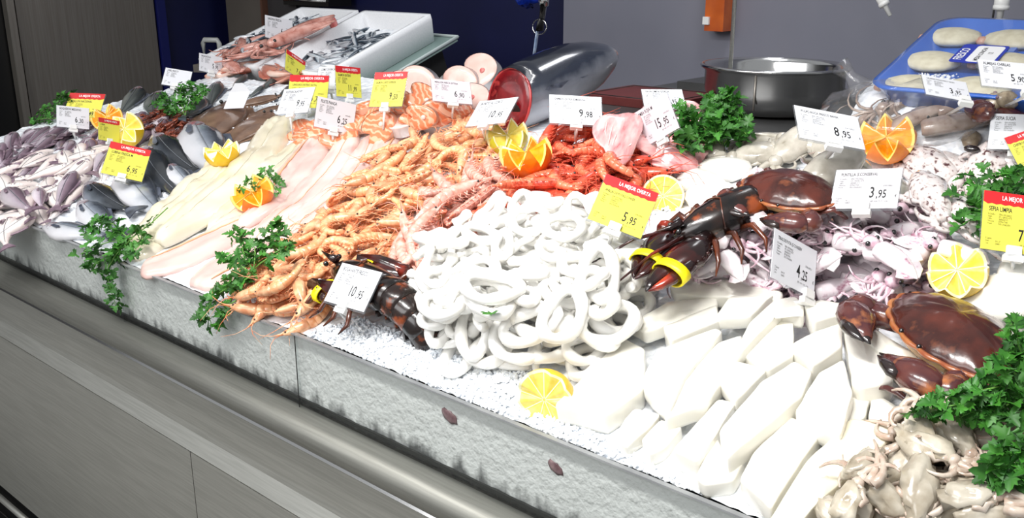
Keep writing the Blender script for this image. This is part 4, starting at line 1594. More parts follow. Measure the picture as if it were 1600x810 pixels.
heap([(868, 238), (905, 225), (955, 228), (1000, 240), (1010, 262), (995, 290), (960, 310), (930, 345), (900, 372), (850, 368), (790, 372), (765, 350), (800, 315), (850, 285)],
     95, T_pr, 'red_prawn', 'bright red prawn', 'prawn', 'bright red prawns', looks=('straight', 'bent', 'curled'),
     marks=((880, 240, 'at the top below the big prawn tag'), (960, 235, 'at the top beside the pink ray wings'), (1020, 260, 'at the end by the slanted tag'), (930, 290, 'in the middle behind the yellow offer tag'), (860, 290, 'beside the orange half'),
            (900, 350, 'beside the upright squid rings'), (820, 350, 'at the lower end by the squid rings'), (780, 350, 'touching the pale raw prawns')), yaw=1.2, spread=1.2, h=.045, q=.55, sc=(.9, 1.1), tilt=.3)

# ---- squid rings
heap([(668, 478), (684, 440), (715, 412), (765, 398), (800, 372), (850, 360), (905, 362), (960, 375), (1000, 400), (1000, 455), (975, 490), (960, 530), (915, 545), (830, 548), (760, 535), (712, 535), (672, 512)],
     190, T_ring, 'squid_ring', 'raw white squid ring', 'squid ring', 'raw white squid rings', looks=('round', 'small round', 'large oval', 'large flat oval', 'narrow', 'cut-open'),
     marks=((660, 450, 'beside the lobster'), (700, 410, 'at the edge of the pale prawns'), (660, 510, 'by the lobster tail, toward the guard'), (770, 400, 'near the single red prawn'), (850, 380, 'below the upright ring'), (930, 380, 'below the yellow offer tag'),
            (990, 410, 'at the lobster claws'), (770, 460, 'in the middle of the heap'), (870, 450, 'in the centre by the middle of the heap'), (960, 470, 'near the claw tips, toward the strips'), (720, 530, 'on the ice at the lower edge'), (800, 530, 'beside the parsley leaf, lower edge'), (900, 530, 'above the lemon'), (950, 520, 'beside the white strips')), h=.045, q=.55, sc=(.8, 1.15), tilt=.35, k=7)
for px, py, lab in ((830, 350, 'white squid ring leaning upright against the red prawns, hole showing'), (881, 354, 'thick white squid ring lying flat by the squid ring tag'), (770, 452, 'largest wide white squid ring in the middle of the heap')):
    t = T_ring[0] if px > 800 else T_ring[3]
    o = t.make('squid_ring', lab, 'squid ring')
    put_px(o, t, px, py + 6, yaw=.4, q=.7, tilt=(1.0 if px == 830 else .1, 0), scale=1.0)

# ---- tiny squid
heap([(1100, 408), (1140, 375), (1200, 345), (1260, 328), (1330, 335), (1390, 352), (1440, 385), (1490, 412), (1500, 440), (1430, 462), (1380, 462), (1310, 462), (1240, 450), (1120, 440), (1085, 432)],
     120, T_pun, 'tiny_squid', 'tiny raw pink-white squid', 'squid', 'tiny raw squid',
     marks=((1110, 410, 'beside the lobster claw'), (1160, 380, 'along the lobster body'), (1220, 345, 'behind the white strip tag'), (1150, 430, 'at the edge of the white strips'), (1290, 335, 'below the tiny squid tag'), (1340, 360, 'in the middle of the heap'), (1400, 370, 'below the mottled cuttlefish'),
            (1470, 410, 'beside the lemon half'), (1320, 420, 'beside the white strip tag'), (1320, 455, 'at the strips under the tag'), (1400, 430, 'above the crab'), (1460, 450, 'between crab and white cuttlefish')), h=.045, q=.55, sc=(.8, 1.1), tilt=.4)
# ---- grey octopus
heap([(1400, 700), (1430, 672), (1500, 690), (1600, 680), (1640, 720), (1640, 850), (1300, 850), (1350, 790)],
     52, T_oct, 'small_octopus', 'grey raw octopus', 'octopus', 'small grey octopus', looks=('long smooth', 'long-bodied', 'slender', 'lumpy long', 'small knobbly', 'small ruffled'),
     marks=((1420, 690, 'at the square squid offcut'), (1500, 690, 'below the crab and parsley'), (1590, 690, 'under the small parsley sprig'), (1380, 740, 'along the cream strip'), (1470, 750, 'in the middle of its heap'), (1560, 760, 'in the heap near the small sprig'), (1360, 800, 'at the lower end of the cream strip'), (1450, 805, 'lowest in its heap'), (1570, 810, 'at the lower frame edge')), h=.02, q=.55, sc=(.85, 1.15), tilt=.35)

# ---- pale octopus at the back, then mottled and cleaned cuttlefish
for i, (px, py, yw, tn, lab) in enumerate(((1175, 228, .2, 0, 'pale octopus body in front of the parsley bunch at the work counter'),
                                           ((1120), 245, 2.6, 1, 'pale octopus body below the parsley bunch, partly iced'),
                                           (1160, 252, .6, 2, 'whitish octopus body in the middle of the octopus row'),
                                           (1235, 220, .1, 1, 'pale octopus body under the octopus price tag'),
                                           (1222, 245, 1.4, 0, 'rounded pale octopus body beside the crab shell'),
                                           (1285, 235, 1.7, 2, 'pale octopus body behind the clip of the octopus tag'),
                                           (1300, 258, 1.5, 1, 'pale octopus body behind the tiny squid tag'),
                                           (1340, 235, .8, 0, 'glassy pale octopus body beside the orange half'),
                                           (1270, 268, 1.2, 2, 'pale octopus body touching the back of the crab shell'),
                                           (1365, 258, 1.0, 1, 'small pale octopus body beside the mottled cuttlefish'))):
    t = T_pulpo[tn]
    o = t.make('pale_octopus', lab, 'octopus')
    put_px(o, t, px, py + 4, yaw=yw, q=.6, scale=.82 if px != 1365 else .6)
for i, (px, py, yw, lab) in enumerate(((1100, 272, .4, 'whitest long squid body lying on ice under the pale octopus'), (1120, 300, 2.9, 'white squid body beside the crab claw'), (1085, 310, .3, 'flat white squid body beside the lemon slice'))):
    t = T_sepia[i % 2]
    o = t.make('white_squid', lab, 'squid')
    put_px(o, t, px, py + 4, yaw=yw, q=.6, scale=.80)
for i, (px, py, yw, tn, lab) in enumerate(((1425, 262, .3, 0, 'mottled cuttlefish under the cut orange half'), (1480, 258, 2.7, 1, 'mottled cuttlefish with a brown patch, in the middle of its row'),
                                           (1545, 252, .2, 2, 'mottled cuttlefish below the paper cuttlefish tag'), (1430, 300, 1.0, 1, 'mottled cuttlefish beside the tiny squid tag'),
                                           (1480, 300, .6, 0, 'mottled cuttlefish with a rolled pale edge, beside the parsley'), (1455, 330, 2.2, 2, 'mottled cuttlefish draped over the tiny squid heap'),
                                           (1530, 285, 1.5, 1, 'mottled cuttlefish half under the parsley and the offer tag'), (1590, 262, .5, 0, 'mottled cuttlefish at the frame edge behind the parsley'),
                                           (1500, 345, 1.9, 2, 'mottled cuttlefish lowest of its row above the lemon'))):
    t = T_mott[tn]
    o = t.make('mottled_cuttlefish', lab, 'cuttlefish')
    put_px(o, t, px, py + 4, yaw=yw, q=.6, scale=.85)
for i, (px, py, yw, sc_, lab) in enumerate(((1545, 445, 1.0, 1.0, 'large cleaned white cuttlefish under the lemon half'), (1600, 420, .2, 1.0, 'cleaned white cuttlefish at the clip of the offer tag'),
                                            (1585, 500, 1.9, 1.0, 'cleaned white cuttlefish behind the crab by the frame edge'), (1520, 480, .5, .75, 'small cleaned white cuttlefish against the crab shell'),
                                            (1625, 560, .9, 1.0, 'cleaned white cuttlefish under the big parsley bunch'))):
    t = T_sepia[i % 2]
    o = t.make('white_cuttlefish', lab, 'cuttlefish')
    put_px(o, t, px, py, yaw=yw, q=.6, scale=sc_)

# ---- thick white squid strips, each traced block with its own height and thickness
M_strip = pm('pota_flesh', (240, 237, 226), (246, 243, 234), rough=.3, scale=14, coat=.45, bump=.05, bscale=40)
M_strip_c = pm('pota_flesh_cream', (242, 234, 206), (246, 240, 220), rough=.3, scale=14, coat=.45)


def strip(label, pts, h, th=.022, mat=None, tilt=(0, 0)):
    P = [flat(px, py, h) for px, py in pts]
    n = len(P)
    c = sum((p for p in P), Vector()) / n
    # turn it the same way round and round the corners
    ar = sum(P[i].x * P[(i + 1) % n].y - P[(i + 1) % n].x * P[i].y for i in range(n))
    if ar < 0:
        P.reverse()
    O = []
    for i in range(n):
        a, b_, d = P[i - 1], P[i], P[(i + 1) % n]
        r = min(.006, (a - b_).length * .3, (d - b_).length * .3)
        p0, p1 = b_ + (a - b_).normalized() * r, b_ + (d - b_).normalized() * r
        O += [p0, b_.lerp((p0 + p1) / 2, .5), p1]
        L_ = (d - b_).length
        k = int(L_ / .02)
        for j in range(1, k):
            q = b_.lerp(d, j / k)
            if (q - p1).length > .004 and (q - d).length > .008:
                e = (d - b_).normalized()
                O.append(q + Vector((-e.y, e.x, 0)) * nz(q * 60) * .0022)
    base = float(np.quantile(hget([p.x for p in O] + [c.x], [p.y for p in O] + [c.y]), .5))
    th = min(max(th, h - base + .002), .036)
    rs = []
    for dz, q in ((-th, .97), (-th * .8, .995), (-.004, 1.0), (-.0012, .985), (0, .95), (.0012, .6), (.0016, .12)):
        rs.append([Vector((c.x + (p.x - c.x) * q, c.y + (p.y - c.y) * q, h + dz + .0022 * nz(p * 25) + tilt[0] * (p.x - c.x) + tilt[1] * (p.y - c.y))) for p in O])
    o = bobj('squid_strip', MB().rings(rs).mesh('squid_strip', mat or M_strip), label, 'squid strip')
    tp = []
    for q in (.95, .7, .45, .2):
        tp += [[c.x + (p.x - c.x) * q, c.y + (p.y - c.y) * q, h] for p in O]
    stamp(np.array(tp))
    return o


for lab, h, pts in (
        ('long white squid strip lowest toward the guard beside the lemon', .035, [(865, 632), (974, 526), (1008, 545), (1005, 607), (946, 650)]),
        ('small white squid strip lying on ice near the guard, rounded end', .020, [(966, 691), (963, 674), (991, 637), (1033, 646), (1015, 668), (980, 699)]),
        ('white squid block beside the small rounded strip on the ice', .020, [(1001, 688), (1033, 654), (1067, 667), (1040, 700), (1016, 712)]),
        ('white squid strip with pointed end near the guard', .025, [(1086, 745), (1119, 680), (1136, 718), (1180, 692), (1146, 752), (1100, 757)]),
        ('white squid strip resting on the pointed one', .035, [(1050, 703), (1123, 622), (1150, 630), (1119, 680), (1090, 722)]),
        ('thick white squid strip with a bevelled lower corner, centre of the pile'.replace('bevelled', 'slanted'), .052, [(1002, 595), (1025, 547), (1118, 511), (1129, 517), (1070, 590), (1047, 640)]),
        ('broad white squid strip next to the slanted one', .045, [(1047, 640), (1070, 590), (1123, 533), (1160, 522), (1154, 559), (1120, 607), (1104, 632), (1036, 653)]),
        ('short white squid block in the middle of the pile', .044, [(1122, 595), (1149, 564), (1199, 578), (1149, 628)]),
        ('white squid strip under the rounded block, curling', .046, [(1160, 555), (1200, 500), (1240, 495), (1240, 555), (1200, 578)]),
        ('wide white squid strip running down to the guard beside the cream one', .034, [(1237, 649), (1283, 676), (1222, 768), (1205, 795), (1155, 750), (1176, 707)]),
        ('long white squid strip with a brown fleck at its top end', .054, [(1123, 674), (1190, 595), (1242, 563), (1270, 580), (1253, 620), (1176, 684), (1136, 716)]),
        ('upright-standing white squid block with a slanted base, over the cream strip', .058, [(1241, 645), (1314, 680), (1333, 615), (1318, 560), (1280, 582)]),
        ('white squid block with grey-shaded end above the flecked strip', .060, [(1236, 536), (1280, 515), (1316, 504), (1316, 542), (1268, 573)]),
        ('small white squid offcut between block and crab leg', .034, [(1326, 611), (1364, 607), (1352, 653), (1324, 665)]),
        ('square white squid offcut beside the grey octopus heap', .034, [(1364, 611), (1414, 642), (1396, 680), (1356, 653)]),
        ('white squid strip bending over the pile beside the crab', .058, [(1316, 498), (1340, 505), (1396, 569), (1395, 596), (1347, 607), (1331, 600)]),
        ('curved white squid strip lying against the crab claw', .064, [(1333, 508), (1364, 511), (1437, 557), (1417, 575), (1379, 557)]),
        ('long pale squid strip at the back edge below the lobster claws', .050, [(1045, 447), (1072, 435), (1135, 437), (1225, 455), (1220, 468), (1120, 464), (1055, 460)]),
        ('white squid strip next to the rings with a cut end', .046, [(980, 505), (1042, 472), (1120, 462), (1122, 475), (1035, 510), (1007, 520)]),
        ('white squid strip in front of the one beside the rings', .050, [(1035, 510), (1120, 475), (1125, 500), (1047, 532)]),
        ('short white squid strip below the strip tag', .056, [(1120, 490), (1140, 462), (1210, 460), (1200, 467), (1172, 495), (1122, 496)]),
        ('white squid strip curving round under the strip tag', .060, [(1147, 552), (1170, 505), (1212, 467), (1242, 462), (1257, 475), (1255, 495), (1220, 490), (1192, 517), (1160, 550)]),
        ('white squid piece with a dark mark beside the strip tag', .062, [(1255, 475), (1282, 467), (1320, 475), (1315, 492), (1270, 503)]),
        ('small white squid end against the tiny squid heap', .056, [(1325, 480), (1358, 478), (1375, 500), (1370, 512), (1345, 505)])):
    strip(lab, pts, h)
strip('long cream squid strip lying on top, beside the grey octopus', [(1330, 652), (1397, 665), (1385, 692), (1290, 775), (1245, 822), (1195, 822), (1225, 775), (1260, 720)], .046, .03, M_strip_c)
# ================================================================== lobsters and crabs


def bedpt(px, py, h):
    return flat(px, py, h)


def on_bed(o, pos, X, Y, scale=1.0):
    """stand a thing at a point of the bed frame with its x axis along X and y axis near Y"""
    X = Vector(X).normalized()
    Y = Vector(Y)
    Y = (Y - X * Y.dot(X)).normalized()
    Z = X.cross(Y)
    M = Matrix(((X.x * scale, Y.x * scale, Z.x * scale, pos[0]), (X.y * scale, Y.y * scale, Z.y * scale, pos[1]), (X.z * scale, Y.z * scale, Z.z * scale, pos[2]), (0, 0, 0, 1)))
    o.matrix_basis = MBED @ M
    return M


def stamp_tpl(t, M):
    A = np.array(M)
    stamp(t.pts @ A[:3, :3].T + A[:3, 3])


M_lob = pm('lobster_shell', (13, 10, 10), (34, 19, 14), rough=.24, scale=42, detail=7, coat=.4, lo=.38, hi=.56, c3=(140, 66, 30), bump=.15, bscale=90)
M_lobclaw = pm('lobster_claw_shell', (26, 12, 12), (70, 22, 18), rough=.2, scale=22, detail=6, coat=.5, lo=.42, hi=.60, c3=(170, 52, 26))
M_lobleg = pm('lobster_leg', (54, 26, 18), (104, 48, 24), rough=.25, scale=50, coat=.6, c3=(40, 16, 12))
M_band = pm('yellow_band', (250, 232, 20), rough=.4)


def claw_parts(L, Wd, mat, band, flip=1, curl=0.0):
    """claw along +x: palm with fixed finger, movable finger, band"""
    th = Wd * .62
    b = MB()
    prof = [(0, .30, 0), (.06, .52, 0), (.18, .86, .0), (.34, 1.0, .02), (.48, .86, .08), (.6, .62, .16), (.74, .46, .20), (.88, .28, .18), (1.0, .04, .08)]
    b.rings([[Vector((t * L, flip * (o_ * Wd + math.cos(a) * Wd / 2 * w_), math.sin(a) * th / 2 * min(1, w_ * 1.15) + th / 2)) for a in ([TAU * j / 12 * flip for j in range(12)])] for t, w_, o_ in prof])
    d = MB()
    prof2 = [(.40, .20, -.28), (.46, .36, -.27), (.6, .38, -.24), (.76, .30, -.18), (.9, .19, -.08), (.99, .03, .02)]
    d.rings([[Vector((t * L, flip * (o_ * Wd + math.cos(a) * Wd / 2 * w_), math.sin(a) * th / 2 * w_ * 1.5 + th / 2)) for a in ([TAU * j / 10 * flip for j in range(10)])] for t, w_, o_ in prof2])
    subs = [('movable_finger', d.mesh('movable_finger', mat))]
    if band:
        r = MB()
        rs = []
        for t in (.57, .69):
            rs.append([Vector((t * L + .05 * L * math.cos(a) * .3, math.cos(a) * Wd * .50 - flip * .01 * Wd, math.sin(a) * th * .50 + th / 2)) for a in [TAU * j / 20 for j in range(20)]])
        inner = [[Vector((p.x, p.y * .9, (p.z - th / 2) * .9 + th / 2)) for p in q] for q in rs]
        r.rings([rs[0], rs[1], inner[1], inner[0]], closed=True)
        subs.append(('rubber_band', r.mesh('rubber_band', M_band)))
    # tooth bumps along the palm edge
    bb = MB()
    for t in (.16, .24, .32, .40):
        bb.ball((t * L, flip * -Wd * .42, th * .6), Wd * .05, 6, 4)
    subs.append(('tubercle', bb.mesh('tubercle', mat)))
    return b.mesh('claw', mat), subs


def RM(x, y, z, a, tilt=0.0, roll=0.0):
    return Matrix.Translation((x, y, z)) @ Matrix.Rotation(a, 4, 'Z') @ Matrix.Rotation(tilt, 4, 'Y') @ Matrix.Rotation(roll, 4, 'X')


def lobster(claws, tail_curl, with_feel=True):
    parts = []
    b = MB()
    prof = [(0, .86, .80), (.010, .96, .92), (.03, 1.0, 1.0), (.055, .97, .98), (.075, .86, .88), (.092, .62, .66), (.104, .36, .40), (.112, .16, .22)]
    b.rings([[Vector((x, math.cos(a) * .027 * w_, .020 + math.sin(a) * .025 * h_)) for a in [TAU * j / 14 for j in range(14)]] for x, w_, h_ in prof])
    groove = MB().tube([Vector((.046 + .014 * abs(math.cos(a)), math.cos(a) * .0272, .020 + math.sin(a) * .0252)) for a in np.linspace(.1, math.pi - .1, 15)], .0009, 5)
    parts.append(('carapace', b.mesh('carapace', M_lob), None, [('neck_groove', groove.mesh('neck_groove', M_lobleg))]))
    r = MB().tube([(.098, 0, .038), (.112, 0, .037), (.130, 0, .041)], [.006, .004, .0006], 7)
    parts.append(('rostrum', r.mesh('rostrum', M_lobclaw)))
    for s_ in (-1, 1):
        parts.append(('eye', MB().ball((.108, s_ * .010, .034), .0036, 8, 6).mesh('eye', M_eye)))
    # abdomen rings, curling down
    x, z, a = 0.0, .019, 0.0
    for i in range(6):
        s_ = 1 - .06 * i
        seg = MB()
        for_ = []
        for q, w_ in ((0.006, .90), (.0, 1.0), (-.012, 1.02), (-.021, .97), (-.0215, .90)):
            for_.append([Vector((q, math.cos(t) * .0255 * s_ * w_, math.sin(t) * .022 * s_ * w_)) for t in [TAU * j / 14 for j in range(14)]])
        seg.rings(for_)
        # side flaps
        for sg in (-1, 1):
            seg.prism([(-.002, sg * .020 * s_), (-.018, sg * .020 * s_), (-.016, sg * .029 * s_)], -.012, -.007, 0, .9)
        parts.append(('abdomen_segment', seg.mesh('abdomen_segment', M_lob), Matrix.Translation((x, 0, z)) @ Matrix.Rotation(-a, 4, 'Y')))
        x -= .0185 * math.cos(a)
        z -= .0185 * math.sin(a)
        a += tail_curl
    fan = Matrix.Translation((x, 0, z)) @ Matrix.Rotation(-a, 4, 'Y')
    for k_, an in enumerate((-.75, -.38, 0, .38, .75)):
        f = MB()
        f.prism([(0, -.005), (-.02, -.011), (-.036, -.011), (-.043, 0), (-.036, .011), (-.02, .011), (0, .005)], -.002, .002, 0, .95, False)
        parts.append(('tail_plate', f.mesh('tail_plate', M_lob), fan @ Matrix.Rotation(an, 4, 'Z') @ Matrix.Translation((0, 0, -.001 * abs(an) * 3))))
    # walking legs
    for s_ in (-1, 1):
        for i in range(4):
            l = MB()
            x0 = .02 + i * .018
            l.tube([(x0, s_ * .020, .010), (x0 + .006 * i - .01, s_ * .043, .022), (x0 + .012 * i - .02, s_ * .058, .008), (x0 + .014 * i - .014, s_ * .070, .000)], [.0045, .0038, .003, .0008], 6)
            parts.append(('walking_leg', l.mesh('walking_leg', M_lobleg)))
        if with_feel:
            f = MB().tube([(.106, s_ * .012, .026), (.150, s_ * .022, .030), (.200, s_ * (.030), .020), (.235, s_ * .05, .012)], [.0030, .0018, .0011, .0004], 6)
            parts.append(('antenna', f.mesh('antenna', M_lobclaw)))
    for s_, (ex, ey, ang, L, Wd, til, rol, band) in zip((-1, 1), claws):
        arm = MB().tube([(.085, s_ * .018, .014), (.105, s_ * .036, .018), ((.105 + ex) / 2 + .006, (s_ * .036 + ey) / 2, .022), (ex, ey, .018)], [.007, .0085, .010, .010], 8)
        parts.append(('claw_arm', arm.mesh('claw_arm', M_lobclaw)))
        me, subs = claw_parts(L, Wd, M_lobclaw, band, -s_)
        parts.append(('claw', me, RM(ex, ey, .002, ang, til, rol), subs))
    return Tpl(parts)




def lob_frame(pa, pb, h, dz, S):
    a, b_ = flat(*pa, h), flat(*pb, h)
    X = Vector((b_.x - a.x, b_.y - a.y, dz)).normalized()
    Y = Vector((-(b_.y - a.y), b_.x - a.x, 0)).normalized()
    Z = X.cross(Y)
    return a, Matrix(((X.x * S, Y.x * S, Z.x * S, a.x), (X.y * S, Y.y * S, Z.y * S, a.y), (X.z * S, Y.z * S, Z.z * S, a.z - .012), (0, 0, 0, 1)))


def claw_at(M, base, tip, h, Wd, band=True):
    """claw given by where its wrist and its tip lie on the heap, in the lobster's own frame"""
    p, q = M.inverted() @ flat(*base, h), M.inverted() @ flat(*tip, h)
    return (p.x, p.y, math.atan2(q.y - p.y, q.x - p.x), (q - p).length, Wd, 0, 0, band)


# lobster lying by the squid-ring tag, claws toward the rings
hz = max(.05, float(np.quantile(hget(np.linspace(flat(1185, 335, .05).x - .08, flat(1185, 335, .05).x + .06, 9), np.full(9, flat(1185, 335, .05).y)), .85)) + .012)
a, M = lob_frame((1190, 326), (1062, 368), hz, -.02, 1.40)
t = lobster([claw_at(M, (1050, 366), (986, 428), hz - .015, .043), claw_at(M, (1108, 384), (1012, 450), hz - .015, .047)], .42)
o = t.make('lobster', 'dark lobster with two yellow-banded claws lying by the white squid rings', 'lobster')
o.matrix_basis = MBED @ M
stamp_tpl(t, M)
# lobster at the guard, tail toward the guard, partly behind its price tag
a, M = lob_frame((606, 472), (556, 448), .052, .0, 1.5)
t = lobster([claw_at(M, (634, 414), (546, 398), .085, .040), claw_at(M, (556, 476), (488, 446), .06, .040)], .27, with_feel=False)
o = t.make('lobster', 'dark lobster with its curled tail on the ice behind its price tag', 'lobster')
o.matrix_basis = MBED @ M
stamp_tpl(t, M)

# ---- brown crabs
M_crab = pm('crab_shell', (88, 38, 27), (54, 23, 19), rough=.25, scale=30, detail=8, coat=.45, c3=(124, 68, 42), hi=.62, bump=.12, bscale=160)
M_crabrim = pm('crab_rim', (176, 112, 62), (146, 76, 46), rough=.3, scale=60, coat=.5)
M_crabbelly = pm('crab_belly', (206, 172, 118), (160, 110, 70), rough=.35, scale=30)
M_crabclaw = pm('crab_claw_shell', (104, 55, 46), (72, 35, 38), rough=.24, scale=26, detail=6, coat=.6, c3=(178, 110, 66), hi=.6)
M_crabtip = pm('crab_claw_tip', (22, 18, 20), (44, 30, 28), rough=.25, scale=40, coat=.6)


def crab():
    parts = []
    n = 72
    A, B_, Hd = .085, .054, .027

    def rim(a, q):
        x, y = A * math.cos(a), B_ * math.sin(a)
        if y < 0:
            x *= 1 - .22 * (y / B_) ** 2
        sc = 1 + (.04 * abs(math.sin(a * 9)) * max(0, (q - .80) / .20) if math.sin(a) > -.35 else 0)
        return x * sc, y * sc

    b = MB()
    rs = []
    for q in (.02, .2, .4, .58, .74, .86, .94, 1.0):
        rs.append([Vector((*[c * q for c in rim(a, q)], .020 + Hd * (1 - q ** 2.4) ** .8 + .0022 * nz(Vector((math.cos(a) * q * 3, math.sin(a) * q * 3, 4))) + .0012 * nz(Vector((math.cos(a) * q * 8, math.sin(a) * q * 8, 9))))) for a in [TAU * j / n for j in range(n)]])
    rs = [list(r) for r in rs]
    rs += [[Vector((p.x * .97, p.y * .97, .016)) for p in rs[-1]]]
    b.rings([list(reversed(r)) for r in rs], caps=(True, True))
    rimm = MB().tube([Vector((*rim(a, 1.0), .0195)) for a in np.linspace(-.35, math.pi + .35, 90)], [.0022 + .0012 * abs(math.sin(9 * a)) for a in np.linspace(-.35, math.pi + .35, 90)], 6)
    parts.append(('carapace', b.mesh('crab_carapace', M_crab), None, [('crimped_rim', rimm.mesh('crimped_rim', M_crabrim))]))
    u = MB().rings([[Vector((*[c * q for c in rim(a, 0)], z)) for a in [TAU * j / 30 for j in range(30)]] for q, z in ((.94, .016), (.86, .004), (.6, -.006), (.1, -.007))][::-1])
    parts.append(('underside', u.mesh('underside', M_crabbelly)))
    for s_ in (-1, 1):
        e = MB().ball((s_ * .016, B_ * .98, .022), .003, 7, 5)
        parts.append(('eye', e.mesh('eye', M_eye)))
        # claw: arm leaves the front corner, wrist, then hand folded in front of the face
        arm = MB()
        arm.tube([(s_ * .050, .030, .008), (s_ * .078, .052, .010)], [.012, .015], 9)
        arm.ball((s_ * .082, .060, .013), .0175, 10, 7, 0, (1, 1.1, .95))
        parts.append(('claw_arm', arm.mesh('claw_arm', M_crabclaw)))
        h = MB()
        prof = [(0, .45), (.08, .78), (.25, 1.0), (.45, 1.0), (.62, .78), (.75, .52), (.9, .30), (1, .05)]
        L, Wd = .078, .040
        h.rings([[Vector((t * L, math.cos(a) * Wd / 2 * w_ - .10 * Wd * t, math.sin(a) * Wd * .40 * w_ + .018)) for a in [TAU * j / 12 for j in range(12)]] for t, w_ in prof[:7]])
        tip = MB()
        tip.rings([[Vector((t * L, math.cos(a) * Wd / 2 * w_ - o_ * Wd, math.sin(a) * Wd * .40 * w_ + .018)) for a in [TAU * j / 10 for j in range(10)]] for t, w_, o_ in ((.62, .55, .02), (.76, .44, .04), (.9, .27, .08), (1.02, .04, .14))])
        dac = MB()
        dac.rings([[Vector((t * L, math.cos(a) * Wd / 2 * w_ + o_ * Wd, math.sin(a) * Wd * .36 * w_ + .019)) for a in [TAU * j / 10 for j in range(10)]] for t, w_, o_ in ((.52, .42, .26), (.66, .46, .24), (.82, .32, .16), (.98, .05, .02))])
        Mh = RM(s_ * .086, .074, -.004, math.pi / 2 + s_ * 1.05, 0)
        if s_ > 0:
            pass
        Mh = Matrix.Translation((s_ * .086, .072, -.002)) @ Matrix.Rotation((math.pi - .32) if s_ > 0 else .32, 4, 'Z') @ (Matrix.Scale(-1, 4, (0, 1, 0)) if s_ > 0 else Matrix.Identity(4))
        parts.append(('claw', h.mesh('crab_claw', M_crabclaw), Mh, [('fixed_finger', tip.mesh('fixed_finger', M_crabtip)), ('movable_finger', dac.mesh('movable_finger', M_crabtip))]))
        for i in range(4):
            l = MB()
            y0 = .022 - i * .020
            l.tube([(s_ * .060, y0, .004), (s_ * (.092 - .004 * i), y0 - .008, .016), (s_ * (.104 - .004 * i), y0 - .018 - .004 * i, -.002), (s_ * (.090 - .006 * i), y0 - .030 - .004 * i, -.008)], [.0075, .0070, .0050, .0012], 7, 0, .7)
            parts.append(('leg', l.mesh('crab_leg', M_crabclaw)))
    return Tpl(parts)


T_crab = crab()
o = T_crab.make('brown_crab', 'brown crab with scalloped shell lying against the white squid strips and parsley', 'crab')
c = flat(1488, 550, .06)
e0, e1 = flat(1405, 468, .06), flat(1560, 600, .06)
ax = (e0 - e1).normalized()       # from the lower corner to the upper one
X = Vector((e1 - e0)).normalized()
fw = Vector((X.y, -X.x, 0))          # toward the guard
M = on_bed(o, (c.x, c.y, .062), -X, fw + Vector((0, 0, .16)), 1.28)
stamp_tpl(T_crab, M)
o = T_crab.make('brown_crab', 'brown crab resting on the lobster behind the tiny squid tag', 'crab')
c0 = flat(1235, 296, .08)
hc = float(np.quantile(hget(c0.x + .07 * np.cos(np.arange(12)), c0.y + .04 * np.sin(np.arange(12))), .95)) + .006
c = flat(1235, 296, hc + .02)
e0, e1 = flat(1160, 268, .075), flat(1305, 305, .075)
X = Vector((e1 - e0)).normalized()
fw = Vector((X.y, -X.x, 0))
M = on_bed(o, (c.x, c.y, hc), -X, fw + Vector((0, 0, -.05)), .98)
stamp_tpl(T_crab, M)
# severed crab leg on the strips
b = MB().tube([(0, 0, 0), (.022, .003, .008), (.045, .0, .010), (.07, -.004, .004), (.085, -.006, 0)], [.0035, .0055, .006, .0045, .001], 7)
o = link('crab_limb', b.mesh('crab_limb', M_crabclaw))
tag(o, 'dark brown broken crab limb lying across the white squid strips', 'crab limb')
a, b_ = flat(1366, 606, .048), flat(1440, 638, .048)
on_bed(o, a, b_ - a, (-(b_ - a).y, (b_ - a).x, 0), (b_ - a).length / .085)

# ================================================================== tuna, ray wings
M_tuna = ramp_mat('tuna_skin', 2, [(0, (196, 196, 200)), (.35, (168, 170, 178)), (.58, (120, 124, 134)), (.72, (50, 56, 70)), (1, (20, 24, 36))], rough=.22, metal=.15, coat=.8, nscale=22, nmix=.2, rand=0)
M_tunaflesh = pm('tuna_flesh', (132, 22, 28), (92, 10, 18), rough=.22, scale=28, detail=5, coat=.7, c3=(176, 60, 58), hi=.62)
M_cavity = pm('dark_cavity', (20, 8, 10), rough=.4)
M_belly = pm('belly_edge', (196, 66, 66), (150, 28, 34), rough=.25, scale=40, coat=.6)
b = MB()
Lt = .38
k = 28
rs = []
for t, ry, rz in ((0, .90, .92), (.06, .95, .97), (.2, 1.0, 1.0), (.4, 1.0, 1.0), (.6, .93, .92), (.75, .80, .76), (.88, .56, .52), (.96, .32, .30), (1.0, .12, .12)):
    rs.append([Vector((t * Lt + (.035 * math.sin(a) if t < .05 else 0), -.02 * t * t + math.cos(a) * .084 * ry, .080 + math.sin(a) * .082 * rz)) for a in [TAU * j / k for j in range(k)]])
b.rings(rs, caps=(False, True))
face = MB()
f0 = rs[0]
cc = sum(f0, Vector()) / k
fr_ = [[cc + (p - cc) * q + Vector((dx, 0, 0)) for p in f0] for q, dx in ((1.0, 0), (.97, -.004), (.6, -.001), (.05, .002))]
face.rings([list(reversed(r)) for r in fr_], caps=(False, True))
cav = MB()
cv = [Vector((0, math.cos(a) * .034, math.sin(a) * .040)) for a in [TAU * j / 16 for j in range(16)]]
cpos = cc + Vector((-.006, -.014, -.034))
cav.rings([[cpos + p * 1.0 + Vector((-.002 + .12 * 0, 0, 0)) for p in cv], [cpos + p * .9 + Vector((-.004, 0, 0)) for p in cv], [cpos + p * .1 + Vector((-.004, 0, 0)) for p in cv]][::1], caps=(False, True))
rimt = MB().tube([p + Vector((-.002, 0, 0)) for p in f0], .0035, 6, closed=True, up=(1, 0, 0))
lat = MB().tube([Vector((t * Lt, -.02 * t * t - .0785 * (1 if t < .6 else .93) * math.cos(.35), .080 + .080 * math.sin(.35) * (1 - .12 * t))) for t in np.linspace(.05, .62, 9)], .0011, 5)
